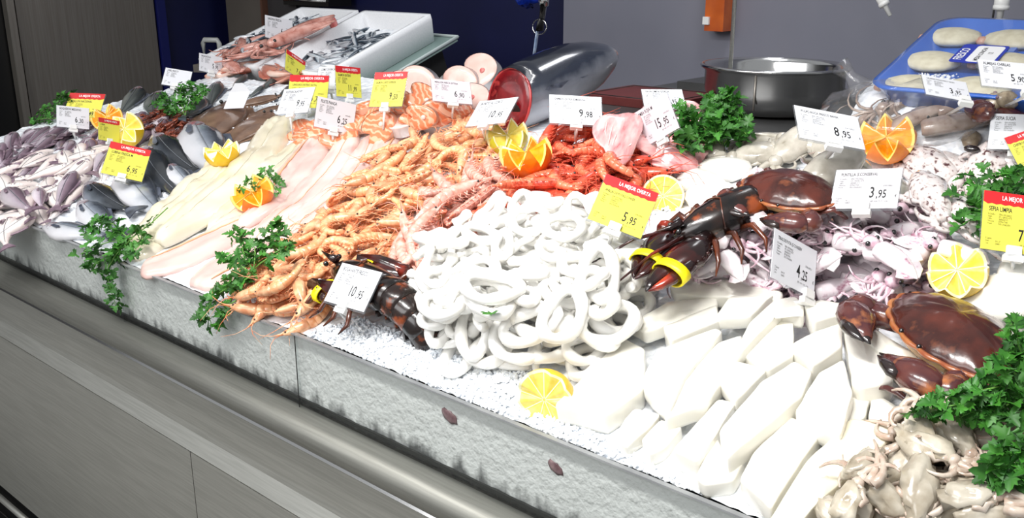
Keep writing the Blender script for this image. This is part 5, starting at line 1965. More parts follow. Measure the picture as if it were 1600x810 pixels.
fin = MB().prism([(.19, -.004), (.215, -.002), (.26, .0)], 0, .0, 0)
pec = MB().add([(.045, -.078, .10), (.07, -.083, .108), (.20, -.086, .088), (.11, -.085, .084), (.05, -.080, .085)], [(0, 1, 2, 3, 4)], 0, True)
T_tuna = Tpl([('cut_face', face.mesh('cut_face', M_tunaflesh), None, [('belly_cavity', cav.mesh('belly_cavity', M_cavity)), ('belly_edge', rimt.mesh('belly_edge', M_belly))]),
              ('lateral_line', lat.mesh('lateral_line', M_fin)), ('pectoral_fin', pec.mesh('pectoral_fin', M_fin))], root=b.mesh('tuna', M_tuna))
o = T_tuna.make('tuna', 'big half tuna with dark skin and red cut face at the back', 'fish')
a = flat(800, 200, .02)
d = Vector((.10, .99, -.20))
M = on_bed(o, (a.x, a.y + .01, .008), (d.x, d.y, 0), (-d.y, d.x, 0), 1.0)
stamp_tpl(T_tuna, M)

M_ray = pm('ray_flesh', (246, 200, 196), (232, 150, 152), rough=.24, scale=18, detail=5, coat=.6, c3=(200, 70, 80), hi=.64, stretch=(1, 3, 1))
M_rayrib = pm('ray_rib', (250, 226, 222), (240, 190, 190), rough=.3, scale=40, coat=.4)


def wing(seed):
    rs_ = random.Random(seed)
    n = 26
    out = []
    for i in range(n):
        a = TAU * i / n
        r = .085 * (1 + .30 * math.cos(3 * a + seed) * .6 + .12 * nz(Vector((math.cos(a) * 1.5, math.sin(a) * 1.5, seed))))
        out.append((r * math.cos(a) * 1.25, r * math.sin(a) * .8))
    b = MB()
    b.rings([[Vector((x * q, y * q, z + .010 * nz(Vector((x * q * 22, y * q * 22, seed))))) for x, y in out] for q, z in ((.9, 0), (1, .004), (.96, .009), (.75, .014), (.4, .017), (.05, .017))])
    parts = []
    for j in range(6):
        y = -.045 + .018 * j
        parts.append(('rib', MB().tube([(-.085 + abs(y), y * .6, .011), (-.02, y * .9, .0175 - abs(y) * .07), (.07 - abs(y) * .6, y * 1.1, .010)], [.001, .0022, .0008], 5, 0, .6).mesh('rib', M_rayrib)))
    return Tpl(parts, root=b.mesh('ray_wing', M_ray))


T_wing = [wing(1.3), wing(4.1)]
for i, (px, py, yw, tx, lab) in enumerate(((985, 195, .3, .5, 'pink ray wing beside the tuna tail'), (1010, 215, 1.3, .3, 'pink ray wing in front, below the two ray tags'), (1055, 212, .5, .6, 'pink ray wing under the parsley bunch'),
                                           (1075, 235, 2.4, .2, 'dark pink ray piece at the parsley, partly iced'), (965, 212, 2.0, .4, 'pink ray wing at the prawn tag clip'), (1035, 235, .2, .3, 'pale pink ray wing lowest, touching the red prawns'), (1040, 190, 1.0, .8, 'pink ray wing propped up behind the slanted tag'))):
    t = T_wing[i % 2]
    o = t.make('ray_wing', lab, 'ray wing')
    put_px(o, t, px, py, yaw=yw, q=.5, tilt=(tx, -.2), scale=.72, lift=.012)

# ================================================================== polystyrene boxes with small fish
M_eps = pm('polystyrene', (232, 234, 238), (240, 241, 244), rough=.6, scale=180, bump=.25, bscale=260)
FO = Vector((-1.194, 0.999, 1.216))
cy_, sy_ = math.cos(-.033), math.sin(-.033)
inc = .352
FA = Vector((cy_, sy_, 0))
FBh = Vector((-sy_, cy_, 0))
FB = FBh * math.cos(inc) + Vector((0, 0, math.sin(inc)))
FN = FA.cross(FB)


def FM(x, y, z):
    p = FO + FA * x + FB * y + FN * z
    return Matrix(((FA.x, FB.x, FN.x, p.x), (FA.y, FB.y, FN.y, p.y), (FA.z, FB.z, FN.z, p.z), (0, 0, 0, 1)))


BWd, BL, BH, WT = .39, .515, .097, .020


def foam_box():
    b = MB()

    def rect(x0, y0, x1, y1, z, r=.012):
        pts = []
        for cx, cy, a0 in ((x1 - r, y1 - r, 0), (x0 + r, y1 - r, 90), (x0 + r, y0 + r, 180), (x1 - r, y0 + r, 270)):
            for j in range(4):
                a = math.radians(a0 + 30 * j)
                pts.append(Vector((cx + r * math.cos(a), cy + r * math.sin(a), z)))
        return pts

    b.rings([rect(-BWd + .010, .010, -.010, BL - .010, -BH), rect(-BWd, 0, 0, BL, -.02), rect(-BWd, 0, 0, BL, 0), rect(-BWd + WT, WT, -WT, BL - WT, 0),
             rect(-BWd + WT + .008, WT + .008, -WT - .008, BL - WT - .008, -BH + .02)])
    return b


for f in (0,):
    bxm = foam_box().mesh('foam_box', M_eps)
    M_bead = pm('polystyrene_rim', (222, 224, 228), rough=.6)
for x, lab in ((0, 'white polystyrene box beside the hake, half full of ice and little fish'), (-BWd - .027, 'white polystyrene box heaped with silver fish and pink squid')):
    t = Tpl([('handle_grip', MB().box((-BWd / 2, BL + .001, -.035), (.09, .006, .018)).mesh('handle_grip', M_bead))], root=bxm)
    o = t.make('foam_box', lab, 'box')
    o.matrix_basis = FM(x, 0, 0)
    # ice inside
    b = MB()
    g = 22
    for i in range(g + 1):
        for j in range(g + 1):
            u = -BWd + WT + .006 + (BWd - 2 * WT - .012) * i / g
            v = WT + .006 + (BL - 2 * WT - .012) * j / g
            b.v.append((u, v, -.030 - .030 * (j / g) + (.014 if x else 0) + .006 * nz(Vector((u * 30, v * 30, x)))))
    for i in range(g):
        for j in range(g):
            b.f.append([i * (g + 1) + j, (i + 1) * (g + 1) + j, (i + 1) * (g + 1) + j + 1, i * (g + 1) + j + 1])
            b.m.append(0)
            b.flat.append(True)
    o = link('box_ice', b.mesh('box_ice', M_ice))
    o.matrix_basis = FM(x, 0, 0)
    tag(o, 'crushed ice filling the white polystyrene box ' + ('beside the hake' if x == 0 else 'heaped with fish'), 'ice', kind='stuff')
    n = 44 if x == 0 else 110
    for i in range(n):
        t = random.choice(T_sard)
        o = t.make('silver_fish', 'little silver-blue fish on ice in the ' + ('polystyrene box beside the hake' if x == 0 else 'heaped polystyrene box'), 'fish', 'little fish in the box beside the hake' if x == 0 else 'little fish in the heaped box')
        u = random.uniform(-BWd + .075, -.075)
        v = random.uniform(.08, BL - .12) if x == 0 else random.uniform(.075, BL - .085)
        z = -.026 - .030 * v / BL + (.022 if x else .0) + .012 * random.random() + (.022 * math.exp(-((v - .12) / .15) ** 2) * random.random() if x else 0)
        o.matrix_basis = FM(x, 0, 0) @ Matrix.Translation((u, v, z)) @ Matrix.Rotation(random.uniform(0, TAU), 4, 'Z') @ Matrix.Rotation(random.uniform(-.25, .25), 4, 'X') @ Matrix.Rotation(random.uniform(-.2, .2), 4, 'Y') @ Matrix.Translation((-.055, 0, 0))
M_psq = pm('pink_squid_skin', (222, 172, 160), (186, 118, 104), rough=.24, scale=40, detail=5, coat=.6, c3=(130, 70, 60))
T_psq = [squid(.20, .050, M_psq, M_psq, 31, True), squid(.18, .045, M_psq, M_psq, 37, True)]
# pink squid heaped over the front of the box and laid along the wall between the boxes
for i, (x, y, z, a, lab) in enumerate(((-.42, .10, .020, 1.2, 'long reddish squid laid up the wall between the white boxes'), (-.40, .14, .026, 1.35, 'reddish squid lying on the other along the box wall'),
                                       (-.52, .07, .0, .2, 'pink squid at the front of the heaped box beside its tag'), (-.60, .09, .004, 2.6, 'pink squid with spread arms at the front of the heaped box'),
                                       (-.50, .14, .006, -2.4, 'brownish squid in the middle of the heaped box'), (-.66, .12, .0, .9, 'pale pink squid by the outer wall of the heaped box'),
                                       (-.56, -.02, -.005, -.2, 'pink squid hanging over the front rim of the heaped box'))):
    t = T_psq[i % 2]
    o = t.make('pink_squid', lab, 'squid')
    o.matrix_basis = FM(0, 0, 0) @ Matrix.Translation((x, y, z)) @ Matrix.Rotation(a, 4, 'Z') @ Matrix.Scale(1.25 if i < 2 else .9, 4)
o = tag(link('red_squid_head', MB().ball((0, 0, 0), .018, 10, 7, 0, (.7, 1, 1.6)).mesh('red_squid_head', pm('red_pink', (226, 128, 122), (200, 92, 88), rough=.25, scale=50, coat=.5))), 'red-pink squid tube end hanging over the wall between the boxes', 'squid')
o.matrix_basis = FM(-.385, .36, .012)
# stand under the boxes: sloping grey tray on a dark base
st = bpy.data.objects.new('display_stand', None)
COL.objects.link(st)
st.matrix_basis = FM(0, 0, 0)
tag(st, 'sloping grey stand with a greenish tray under the white boxes', 'stand')
link('tray', MB().box((-.385, .262, -BH - .008), (.90, .56, .012)).mesh('tray', pm('green_grey_tray', (126, 146, 142), rough=.3)), st)
link('tray_rim', MB().tube([(.065, -.015, -BH), (.065, .545, -BH), (-.835, .545, -BH), (-.835, -.015, -BH)], .007, 6, closed=True).mesh('tray_rim', pm('pale_rim', (196, 208, 206), rough=.3)), st)
link('base', MB().box((-.385, .27, -BH - .12), (.80, .46, .20)).mesh('base', M_seam), st)
# grey handle standing beside the first box
t = Tpl([], root=MB().tube([(-.035, 0, 0), (-.035, 0, .085), (-.028, 0, .098), (.028, 0, .098), (.035, 0, .085), (.035, 0, 0)], .010, 8).mesh('crate_handle', pm('grey_plastic', (150, 152, 150), rough=.4)))
o = t.make('crate_handle', 'grey plastic crate handle standing behind the parsley at the first box', 'handle')
o.location = FO + FA * (-.86) + FB * .10 + Vector((0, 0, -.07))
o.rotation_euler = (0, 0, .5)
link('crate_top', MB().box((0, .03, -.01), (.14, .12, .03)).mesh('crate_top', M_pillar), o)

# ================================================================== blue tray of shells, bag of squid, clams
M_blue = pm('blue_tray_plastic', (36, 92, 190), (48, 108, 206), rough=.25, scale=8, coat=.5)
M_shell = pm('shell_cream', (214, 208, 184), (198, 190, 164), rough=.5, scale=60, detail=5)
M_coral = pm('scallop_coral', (206, 170, 150), (190, 130, 110), rough=.3, scale=60)
M_film = clear_mat('cling_film', (255, 255, 255), gloss=.10, body=.04, rough=.06)
SLP = .30
TA, TBv = Vector((1, 0, 0)), Vector((0, 1, SLP)).normalized()
TN = TA.cross(TBv)
TO = Vector((.617, .960, 1.330))


def TM(x, y, z):
    p = TO + TA * x + TBv * y + TN * z
    return Matrix(((TA.x, TBv.x, TN.x, p.x), (TA.y, TBv.y, TN.y, p.y), (TA.z, TBv.z, TN.z, p.z), (0, 0, 0, 1)))


def tray_xy(px, py, z=0.0):
    d = ray(px, py)
    o_ = TO + TN * z
    t_ = (o_ - CAM).dot(TN) / d.dot(TN)
    q = CAM + d * t_ - TO
    return q.dot(TA), q.dot(TBv)


TWd, TLn = .52, .425


def rrect(x0, y0, x1, y1, z, r):
    pts = []
    for cx, cy, a0 in ((x1 - r, y1 - r, 0), (x0 + r, y1 - r, 90), (x0 + r, y0 + r, 180), (x1 - r, y0 + r, 270)):
        for j in range(6):
            a = math.radians(a0 + 18 * j)
            pts.append(Vector((cx + r * math.cos(a), cy + r * math.sin(a), z)))
    return pts


b = MB()
b.rings([rrect(.03, .03, TWd - .03, TLn - .03, -.045, .03), rrect(.006, .006, TWd - .006, TLn - .006, -.006, .045), rrect(0, 0, TWd, TLn, 0, .05), rrect(.014, .014, TWd - .014, TLn - .014, .001, .042), rrect(.040, .040, TWd - .04, TLn - .04, -.028, .03)])
parts = []
film = MB().rings([rrect(.008, .008, TWd - .008, TLn - .008, .0025, .045), rrect(.06, .06, TWd - .06, TLn - .06, .0035, .03), rrect(.2, .2, TWd - .2, TLn - .2, .003, .005)], caps=(False, True))
parts.append(('cling_film', film.mesh('cling_film', M_film)))
for x in (.19, .345):
    parts.append(('divider', MB().box((x, TLn / 2, -.022), (.012, TLn - .1, .012)).mesh('divider', M_blue)))
T_tray = Tpl(parts, root=b.mesh('shell_tray', M_blue))
o = T_tray.make('shell_tray', 'blue plastic tray of cream shells sealed under clear film', 'tray')
o.matrix_basis = TM(0, 0, 0)
sh = MB().ball((0, 0, 0), 1, 22, 9, 0, (.060, .044, .016), lambda q: 1 + .03 * math.sin(14 * math.atan2(q.y, q.x)) * (1 - abs(q.z)))
T_shell = Tpl([('coral', MB().ball((-.058, -.012, -.002), .013, 8, 6, 0, (1, 1.2, .7), lambda q: 1 + .2 * nz(q * 3)).mesh('coral', M_coral))], root=sh.mesh('scallop_shell', M_shell))
for px, py, lab in ((1489, 56, 'cream shell at the top inner corner of the blue tray'), (1584, 60, 'cream shell at the top of the blue tray beside the sticker'), (1456, 94, 'cream shell in the middle row of the blue tray'),
                    (1572, 97, 'cream shell under the sticker of the blue tray'), (1424, 132, 'cream shell lowest in the blue tray behind the squid bag tag'), (1530, 135, 'cream shell low in the tray, hidden by the clam tag')):
    x, y = tray_xy(px, py, -.012)
    o = T_shell.make('scallop_shell', lab, 'shell')
    o.matrix_basis = TM(x, y, -.0145)
# printed sticker on the film
x0, y0 = tray_xy(1491, 97, .004)
x1, y1 = tray_xy(1508, 69, .004)
x2, y2 = tray_xy(1583, 69, .004)
TXT = []          # (parent, lines, material, matrix) lettering to build at the end
M_stick = pm('sticker_blue', (44, 60, 170), rough=.35)
M_paper = pm('card_white', (238, 238, 240), rough=.5)
M_ink = pm('black_ink', (22, 22, 24), rough=.6)
M_inkg = pm('grey_ink', (104, 104, 110), rough=.6)
M_white_ink = pm('white_ink', (250, 250, 250), rough=.6)
sw, shh = x2 - x1, y1 - y0
T_st = Tpl([('white_field', MB().prism(rrect_ := [(q.x, q.y) for q in rrect(.030, .006, sw - .006, shh - .006, 0, .008)], .0002, .0006).mesh('white_field', M_paper))], root=MB().prism([(q.x, q.y) for q in rrect(0, 0, sw, shh, 0, .008)], -.0002, .0003).mesh('tray_sticker', M_stick))
stk = T_st.make('tray_sticker', 'blue and white printed sticker on the film of the shell tray', 'sticker')
stk.matrix_basis = TM(x1, y0, .0042)
TXT.append((stk, 'lettering', [('FRESCO', .021, .012, .018, 1, math.pi / 2)], M_white_ink))
TXT.append((stk, 'lettering', [('MEDIA CONCHA', .052, .012, .0095, 1, math.pi / 2), ('12', sw - .020, .050, .010, 1, math.pi / 2)], M_ink))

# bag of squid under clear plastic
M_bagsq = pm('brown_squid_skin', (176, 160, 148), (140, 118, 106), rough=.25, scale=40, detail=5, coat=.6, c3=(88, 66, 58))
T_bsq = [squid(.15, .040, M_bagsq, M_bagsq, 51, False), squid(.14, .036, M_bagsq, M_bagsq, 57, False)]
for i, (px, py, yw, lab) in enumerate(((1372, 178, .9, 'grey-brown squid in the clear bag, next to the work counter'), (1400, 160, .8, 'grey-brown squid in the middle of the clear bag'), (1425, 185, .7, 'grey-brown squid in the clear bag above the cut orange'),
                                       (1462, 178, .8, 'grey-brown squid in the clear bag behind the squid bag tag'), (1440, 205, .5, 'pink-grey squid end sticking out of the clear bag'), (1385, 200, .9, 'grey-brown squid lowest in the clear bag'))):
    t = T_bsq[i % 2]
    o = t.make('bagged_squid', lab, 'squid')
    put_px(o, t, px, py, yaw=yw, q=.6)
cb_ = hit(1408, 178)
b = MB().ball((0, 0, .02), 1, 26, 14, 0, (.15, .13, .05), lambda q: 1 + .16 * nz(q * 3.2) + .10 * nz(q * 8.5))
o = link('squid_bag', b.mesh('squid_bag', clear_mat('bag_film', (255, 255, 255), gloss=.16, body=.03, rough=.08)))
o.matrix_basis = MBED @ Matrix.Translation((cb_.x, cb_.y, cb_.z - .015))
tag(o, 'clear plastic bag of grey-brown squid before the blue tray', 'bag')
nk = MB().tube([(-.10, .06, .03), (-.135, .075, .055), (-.16, .08, .075)], [.03, .012, .022], 10)
link('bag_neck', nk.mesh('bag_neck', o.data.materials[0]), o)
M_clam = pm('clam_shell', (176, 160, 136), (132, 116, 96), rough=.35, scale=90, detail=3, coat=.4, rand=.15)
cl = MB().ball((0, 0, .010), 1, 14, 8, 0, (.022, .017, .011), lambda q: 1 + .04 * math.sin(30 * q.y))
hg = MB().ball((-.020, 0, .011), .004, 6, 5)
T_clam = Tpl([('hinge', hg.mesh('hinge', M_fin_p))], root=cl.mesh('clam', M_clam))
for i, (px, py) in enumerate(((1528, 158), (1545, 152), (1560, 160), (1536, 165), (1552, 168), (1570, 152), (1522, 168), (1566, 168))):
    o = T_clam.make('clam', 'small grey-brown clam below the clam price tag', 'clam', 'clams below the clam tag')
    put_px(o, T_clam, px, py, yaw=i * 1.3, q=.6, tilt=(.3, .2))
# brown crab claws on ice beside the paper tag
me, subs = claw_parts(.085, .045, M_crabclaw, False, 1)
T_cc = Tpl([(s_[0], s_[1]) for s_ in subs], root=me)
for i, (px, py, yw, lab) in enumerate(((1542, 190, .1, 'red-brown crab claw on the ice beside the paper cuttlefish tag'), (1556, 200, 2.4, 'tan and brown crab claw behind the paper cuttlefish tag'), (1560, 184, 1.2, 'dark crab claw topmost behind the paper cuttlefish tag'))):
    o = T_cc.make('crab_claw', lab, 'crab claw')
    put_px(o, T_cc, px, py, yaw=yw, q=.6)
o = tag(link('brown_scrap', MB().ball((0, 0, .004), .010, 10, 6, 0, (1.6, .8, .6), lambda q: 1 + .4 * nz(q * 2.5)).mesh('brown_scrap', M_crabtip)), 'dark brown scrap on the ice above the mottled cuttlefish', 'scrap')
q = hit(1518, 236)
o.matrix_basis = MBED @ Matrix.Translation(q)

# ================================================================== cut lemons and oranges
CIT = [(T_or_s, 'cut_orange', 'zigzag-cut orange half at the far end behind the white tag', 'orange', (170, 188), 1.05, (.35, .1), 48),
       (T_lem_tall, 'cut_lemon', 'flower-cut lemon half standing above the yellow sea bass tag', 'lemon', (213, 226), 1.0, (.55, .0), 58),
       (T_lem_tall, 'cut_lemon', 'tooth-cut lemon half beside the sea bass and cod fillets', 'lemon', (350, 250), 1.0, (.0, .0), 56),
       (T_or_s, 'cut_orange', 'cut orange half with a parsley sprig on the cod fillets', 'orange', (404, 312), 1.0, (.25, -.1), 68),
       (T_lem_g, 'cut_lemon', 'greenish lemon half behind the cut orange by the tuna tag', 'lemon', (794, 224), 1.0, (.1, -.15), 66),
       (T_or, 'cut_orange', 'zigzag-cut orange half between the orange and red prawns', 'orange', (824, 262), 1.0, (.0, .0), 83),
       (T_lem_flat, 'cut_lemon', 'lemon half showing its round face beside the squid ring tag', 'lemon', (1042, 308), 1.0, (.85, -.25), 66),
       (T_or, 'cut_orange', 'zigzag-cut orange half beside the octopus price tag', 'orange', (1388, 226), 1.0, (.0, .0), 88),
       (T_lem_tall, 'cut_lemon', 'tooth-cut lemon half beside the tiny squid and the yellow offer tag', 'lemon', (1502, 404), 1.0, (.25, -.15), 90),
       (T_lem_flat, 'cut_lemon', 'lemon half showing its segments on the ice below the squid rings', 'lemon', (870, 588), 1.0, (.75, -.35), 96)]
for t, nm, lab, cat, (px, py), s_, tl, wpx in CIT:
    o = t.make(nm, lab, cat)
    q = hit(px, py)
    wp = MBED @ q
    D = (wp - CAM).dot(FWD)
    R0 = max(abs(t.pts[:, 0]).max(), abs(t.pts[:, 1]).max())
    s_ = wpx / FPX * D / (2 * R0)
    settle(o, t.pts, q.x, q.y, YAW - .2, q=.35, align=.3, scale=s_, tilt=tl, lift=.024 if 'flower' in lab else 0)
# ================================================================== price tags
M_card_w = pm('card_paper', (228, 229, 234), rough=.45)
M_card_p = pm('card_pinkish', (220, 208, 214), rough=.45)
M_card_g = pm('card_greyish', (196, 194, 198), rough=.45)
M_card_y = pm('card_yellow', (226, 220, 84), rough=.45)
M_card_r = pm('card_red', (206, 34, 40), rough=.45)
M_sleeve = clear_mat('tag_sleeve', (236, 238, 240), gloss=.08, body=.10, bodycol=(190, 192, 196))
PPU = RT, UPC, FWD


def tag_axes(TL, TR, BL, D, k, yaw_sign):
    """card axes in space from three of its corners in the picture and the card's true proportion"""
    e1 = np.array([TR[0] - TL[0], -(TR[1] - TL[1])], float)
    e2 = np.array([BL[0] - TL[0], -(BL[1] - TL[1])], float)
    A, B, c = e1 @ e1, e2 @ e2, e1 @ e2
    q = k * k * A - B
    if abs(c) < 1e-3:
        c = 1e-3
    s_ = (-q + math.sqrt(q * q + 4 * k * k * c * c)) / (2 * k * k)
    z1 = math.sqrt(max(s_, 1e-6))
    z2 = -c / z1
    # two mirror solutions: the top should lean away (going down comes nearer); z1's sign follows
    if z2 > 0:
        z1, z2 = -z1, -z2
    if yaw_sign and z1 * yaw_sign < 0 and abs(z2) < .35 * math.sqrt(B):
        z1, z2 = -z1, -z2
    f = D / FPX
    E1 = (RT * e1[0] + UPC * e1[1] + FWD * z1) * f
    E2 = (RT * e2[0] + UPC * e2[1] + FWD * z2) * f
    return E1, E2


def body_lines(y0, W_, seed, dark=False):
    rows = (('N.Cientifico:', 'SEPIA OFFICINALIS'), ('Origen:', 'ATL. CENTRO ESTE'), ('Calibre:', 'GRANDE FCT'), ('Obtencion:', 'EXTRACTIVA'), ('Present:', 'DESCONGELADA'))
    return rows


def price_tag(label, TL, TR, BL, base, kind, title, price, k=None, ys=0, stem=True, near=.012):
    promo = kind == 'y'
    k = k or (.98 if promo else .74)
    q = hit(*base)
    D = ((MBED @ q) - CAM).dot(FWD) - near
    E1, E2 = tag_axes(TL, TR, BL, D, k, ys)
    Wd = E1.length
    X = E1.normalized()
    Y = -(E2 - X * E2.dot(X)).normalized()
    Z = X.cross(Y)
    if Z.dot(CAM - (MBED @ q)) < 0:
        Z = -Z
    Hh = E2.length
    # centre on the line of sight, at the depth of its foot
    cpx = ((TR[0] + BL[0]) / 2, (TR[1] + BL[1]) / 2)
    d = ray(*cpx)
    C0 = CAM + d * (D / FPX) * 1.0
    o = bpy.data.objects.new('price_tag', None)
    COL.objects.link(o)
    o.matrix_basis = Matrix(((X.x, Y.x, Z.x, C0.x), (X.y, Y.y, Z.y, C0.y), (X.z, Y.z, Z.z, C0.z), (0, 0, 0, 1)))
    tag(o, label, 'price tag')
    mt = {'y': M_card_y, 'w': M_card_w, 'p': M_card_p, 'g': M_card_g}[kind]
    card = link('card', MB().box((0, 0, 0), (Wd, Hh, .0008)).mesh('card', mt), o)
    link('sleeve', MB().box((0, -Hh * .02, -.0012), (Wd * 1.035, Hh * 1.05, .0012)).mesh('sleeve', M_sleeve), o)
    T = -Wd / 2
    top = Hh / 2
    if promo:
        hd = MB()
        n = 15
        pts = [(T, top), (T, top - Hh * .185)] + [(T + Wd * i / n, top - Hh * (.205 + .018 * (i % 2))) for i in range(1, n)] + [(-T, top - Hh * .185), (-T, top)]
        hd.prism(pts, .0004, .0007)
        h = link('header', hd.mesh('header', M_card_r), card)
        TXT.append((card, 'header_lettering', [('LA MEJOR OFERTA', T + Wd * .28, top - Hh * .135, Wd * .082, 1, 0, .0009, .7)], M_white_ink))
        top -= Hh * .20
    L_ = []
    u = Wd
    if title:
        ts = min(.082, .92 / max(6, len(title)) * 1.45)
        L_.append((title, T + u * .09, top - u * .13, u * ts, 1, 0, .0006, .62))
    y = top - u * .20
    for i, (a_, b_) in enumerate(body_lines(0, 0, 0)):
        L_.append((a_, T + u * .08, y - i * u * .040, u * .034, 0, 0, .0006, .55))
        L_.append((b_, T + u * .25, y - i * u * .040, u * .034, 0, 0, .0006, .55))
    yb = -Hh / 2
    for i, (a_, b_) in enumerate((('F.Captura:', ''), ('Zona:', 'FAO 27'), ('Lote:', 'DIARIO'))):
        yy = yb + u * (.175 - .042 * i)
        if yy < y - 5 * u * .04:
            L_.append((a_, T + u * .07, yy, u * .034, 0, 0, .0006, .55))
            if b_:
                L_.append((b_, T + u * .22, yy, u * .034, 0, 0, .0006, .55))
    if price:
        a_, b_ = price
        py = yb + u * .20
        xr = -T - u * .045
        wd2 = u * .29
        w1 = u * .105 * len(a_)
        L_.append((a_, xr - wd2 - w1, py, u * .215, 1, 0, .0006, .62))
        L_.append((',' + b_, xr - wd2, py - u * .006, u * .165, 1, 0, .0006, .62))
        L_.append(('€', xr - u * .012, py, u * .055, 1, 0, .0006, .6))
        L_.append(('EUROS/KILO', xr - u * .20, py + u * .20, u * .036, 0, 0, .0006, .6))
        L_.append(('REF  0030   P.V.P.  11,90', xr - u * .36, py - u * .085, u * .034, 0, 0, .0006, .6))
    TXT.append((card, 'lettering', L_, M_ink))
    # white clip gripping the lower edge and its stem down to the ice
    iv = o.matrix_basis.inverted()
    foot = iv @ (MBED @ (q + Vector((0, 0, -.012))))
    cl = MB()
    cs = min(1.0, Wd / .09)
    cx = 0.0 if abs(foot.x) < Wd * .35 else max(-Wd * .35, min(Wd * .35, foot.x))
    cl.box((cx, -Hh / 2 + .001, .003), (.020 * cs, .016 * cs, .006))
    cl.box((cx, -Hh / 2 - .009 * cs, .001), (.026 * cs, .010 * cs, .010))
    c = link('clip', cl.mesh('clip', M_white_pl), o)
    s0 = Vector((cx, -Hh / 2 - .012 * cs, .001))
    if stem:
        link('stem', MB().tube([s0, s0.lerp(foot, .5), foot], [.0045 * cs, .0038 * cs, .003], 6, 0, .6).mesh('stem', M_white_pl), o)
    return o


TAGS = [
    ('yellow offer tag at the far end beside parsley and cut orange', (104, 143), (159, 145), (103, 190), (132, 189), 'y', 'MEJILLON NACIONAL', ('2', '49'), 0),
    ('white tag at the far end in front of the yellow offer tag', (93, 166), (132, 167), (96, 200), (116, 212), 'w', 'BOQUERON MEDIANO', ('6', '30'), 0),
    ('narrow turned offer tag behind the lemon flower', (159, 185), (180, 187), (161, 220), (170, 232), 'y', 'LUBINA', None, 1),
    ('yellow sea bass offer tag in front of the lemon flower', (171, 220), (228, 233), (167, 272), (205, 285), 'y', 'LUBINA FRESCA M', ('6', '95'), 0),
    ('white tag standing behind the parsley by the crate handle', (258, 105), (298, 111), (255, 133), (278, 150), 'w', 'JUREL FRESCO', None, 0),
    ('small white tag at the corner of the first white box', (315, 85), (343, 87), (316, 113), (330, 122), 'w', 'BACALADILLA', ('5', '95'), 0),
    ('white tag on a long stem standing in the heaped white box', (418, 27), (453, 28), (419, 62), (437, 92), 'w', 'SARDINA FRESCA', ('6', '50'), 0),
    ('narrow turned offer tag before the white boxes', (449, 78), (472, 92), (451, 113), (462, 124), 'y', 'CALAMAR', ('7', '95'), 1),
    ('yellow sole offer tag behind the white cod tag', (451, 115), (512, 116), (451, 170), (480, 182), 'y', 'LENGUADO ENTERO (ROTA)', ('5', '75'), 0),
    ('white cod tag leaning over the thick cod fillet', (439, 136), (494, 137), (430, 178), (456, 206), 'w', 'FILETE BACALAO S/P', ('9', '95'), 0),
    ('white price tag at the top of the pink fillets', (500, 153), (554, 161), (494, 200), (519, 218), 'w', 'FILETE PANGA', ('6', '25'), 0),
    ('white tag half hidden by the turned salmon tag', (496, 103), (546, 103), (494, 140), (520, 160), 'w', 'LOMO DE BACALAO', ('1', '1,95'), 0),
    ('turned yellow salmon offer tag, narrower one behind the panga tag', (527, 106), (560, 103), (529, 153), (545, 165), 'y', 'SALMON ENTERO', ('11', '99'), 1),
    ('yellow salmon offer tag standing among the salmon steaks', (584, 110), (638, 113), (576, 166), (597, 196), 'y', 'SALMON CORTE SUPERIOR', ('9', '50'), 0),
    ('pinkish hake tag in front of the pale fish steaks', (673, 122), (733, 125), (678, 161), (705, 178), 'p', 'MERLUZA FRESCA ENTERA', ('6', '90'), 0),
    ('white tuna tag leaning in front of the cut tuna face', (748, 153), (810, 153), (727, 197), (757, 212), 'w', 'BONITO AL CORTE', ('10', '95'), 0),
    ('white prawn tag in front of the tuna', (859, 145), (941, 149), (858, 195), (898, 214), 'w', 'GAMBON EXTRA (DIMAROSA)', ('9', '98'), 0),
    ('white ray tag standing behind the slanted tag', (1004, 137), (1068, 137), (1005, 172), (1036, 190), 'w', 'RAYA LIMPIA GORDA', ('9', '95'), 0),
    ('slanted pinkish tag stuck among the pink ray wings', (992, 174), (1038, 150), (1010, 228), (1032, 238), 'p', 'GAMBA ROJA M', ('15', '95'), 0),
    ('white octopus tag over the pale octopus row', (1247, 161), (1350, 179), (1241, 219), (1288, 240), 'w', 'PULPO ROCA FRESCO BAHIA', ('8', '95'), 0),
    ('greyish tiny squid tag leaning beside the crab', (1322, 262), (1406, 264), (1300, 326), (1352, 340), 'g', 'PUNTILLA (S.CONSERVA)', ('3', '95'), 0),
    ('white tag on the bag of squid', (1448, 113), (1517, 126), (1440, 150), (1478, 172), 'w', 'CALAMAR PATAGONICO VACIO', ('3', '95'), 0),
    ('white clam tag covering the corner of the blue tray', (1538, 88), (1618, 98), (1528, 136), (1572, 156), 'w', 'ALMEJAS CHIRLAS', ('5', '90'), 0),
    ('white paper cuttlefish tag above the mottled cuttlefish', (1561, 174), (1632, 182), (1549, 231), (1585, 246), 'w', 'SEPIA SUCIA', ('6', '95'), 0),
    ('tilted offer tag at the frame edge above the parsley', (1581, 213), (1640, 192), (1592, 268), (1640, 290), 'y', 'CHIPIRON', None, 0),
    ('large yellow cuttlefish offer tag beside the lemon half', (1546, 296), (1642, 311), (1529, 388), (1584, 415), 'y', 'SEPIA LIMPIA', ('7', '95'), 0),
    ('yellow squid ring offer tag between red prawns and rings', (950, 270), (1031, 302), (917, 342), (950, 372), 'y', 'ANILLAS DE POTA(S.CONSER', ('5', '95'), 0),
    ('white lobster tag in front of the lobster by the guard', (529, 411), (600, 426), (503, 471), (538, 492), 'w', 'BOGAVANTE FRESCO', ('10', '95'), 0),
    ('white squid strip tag standing at the tiny squid heap', (1206, 357), (1290, 393), (1192, 432), (1232, 462), 'w', 'TIRAS DE POTA (S.CONSERV', ('4', '25'), 0)]
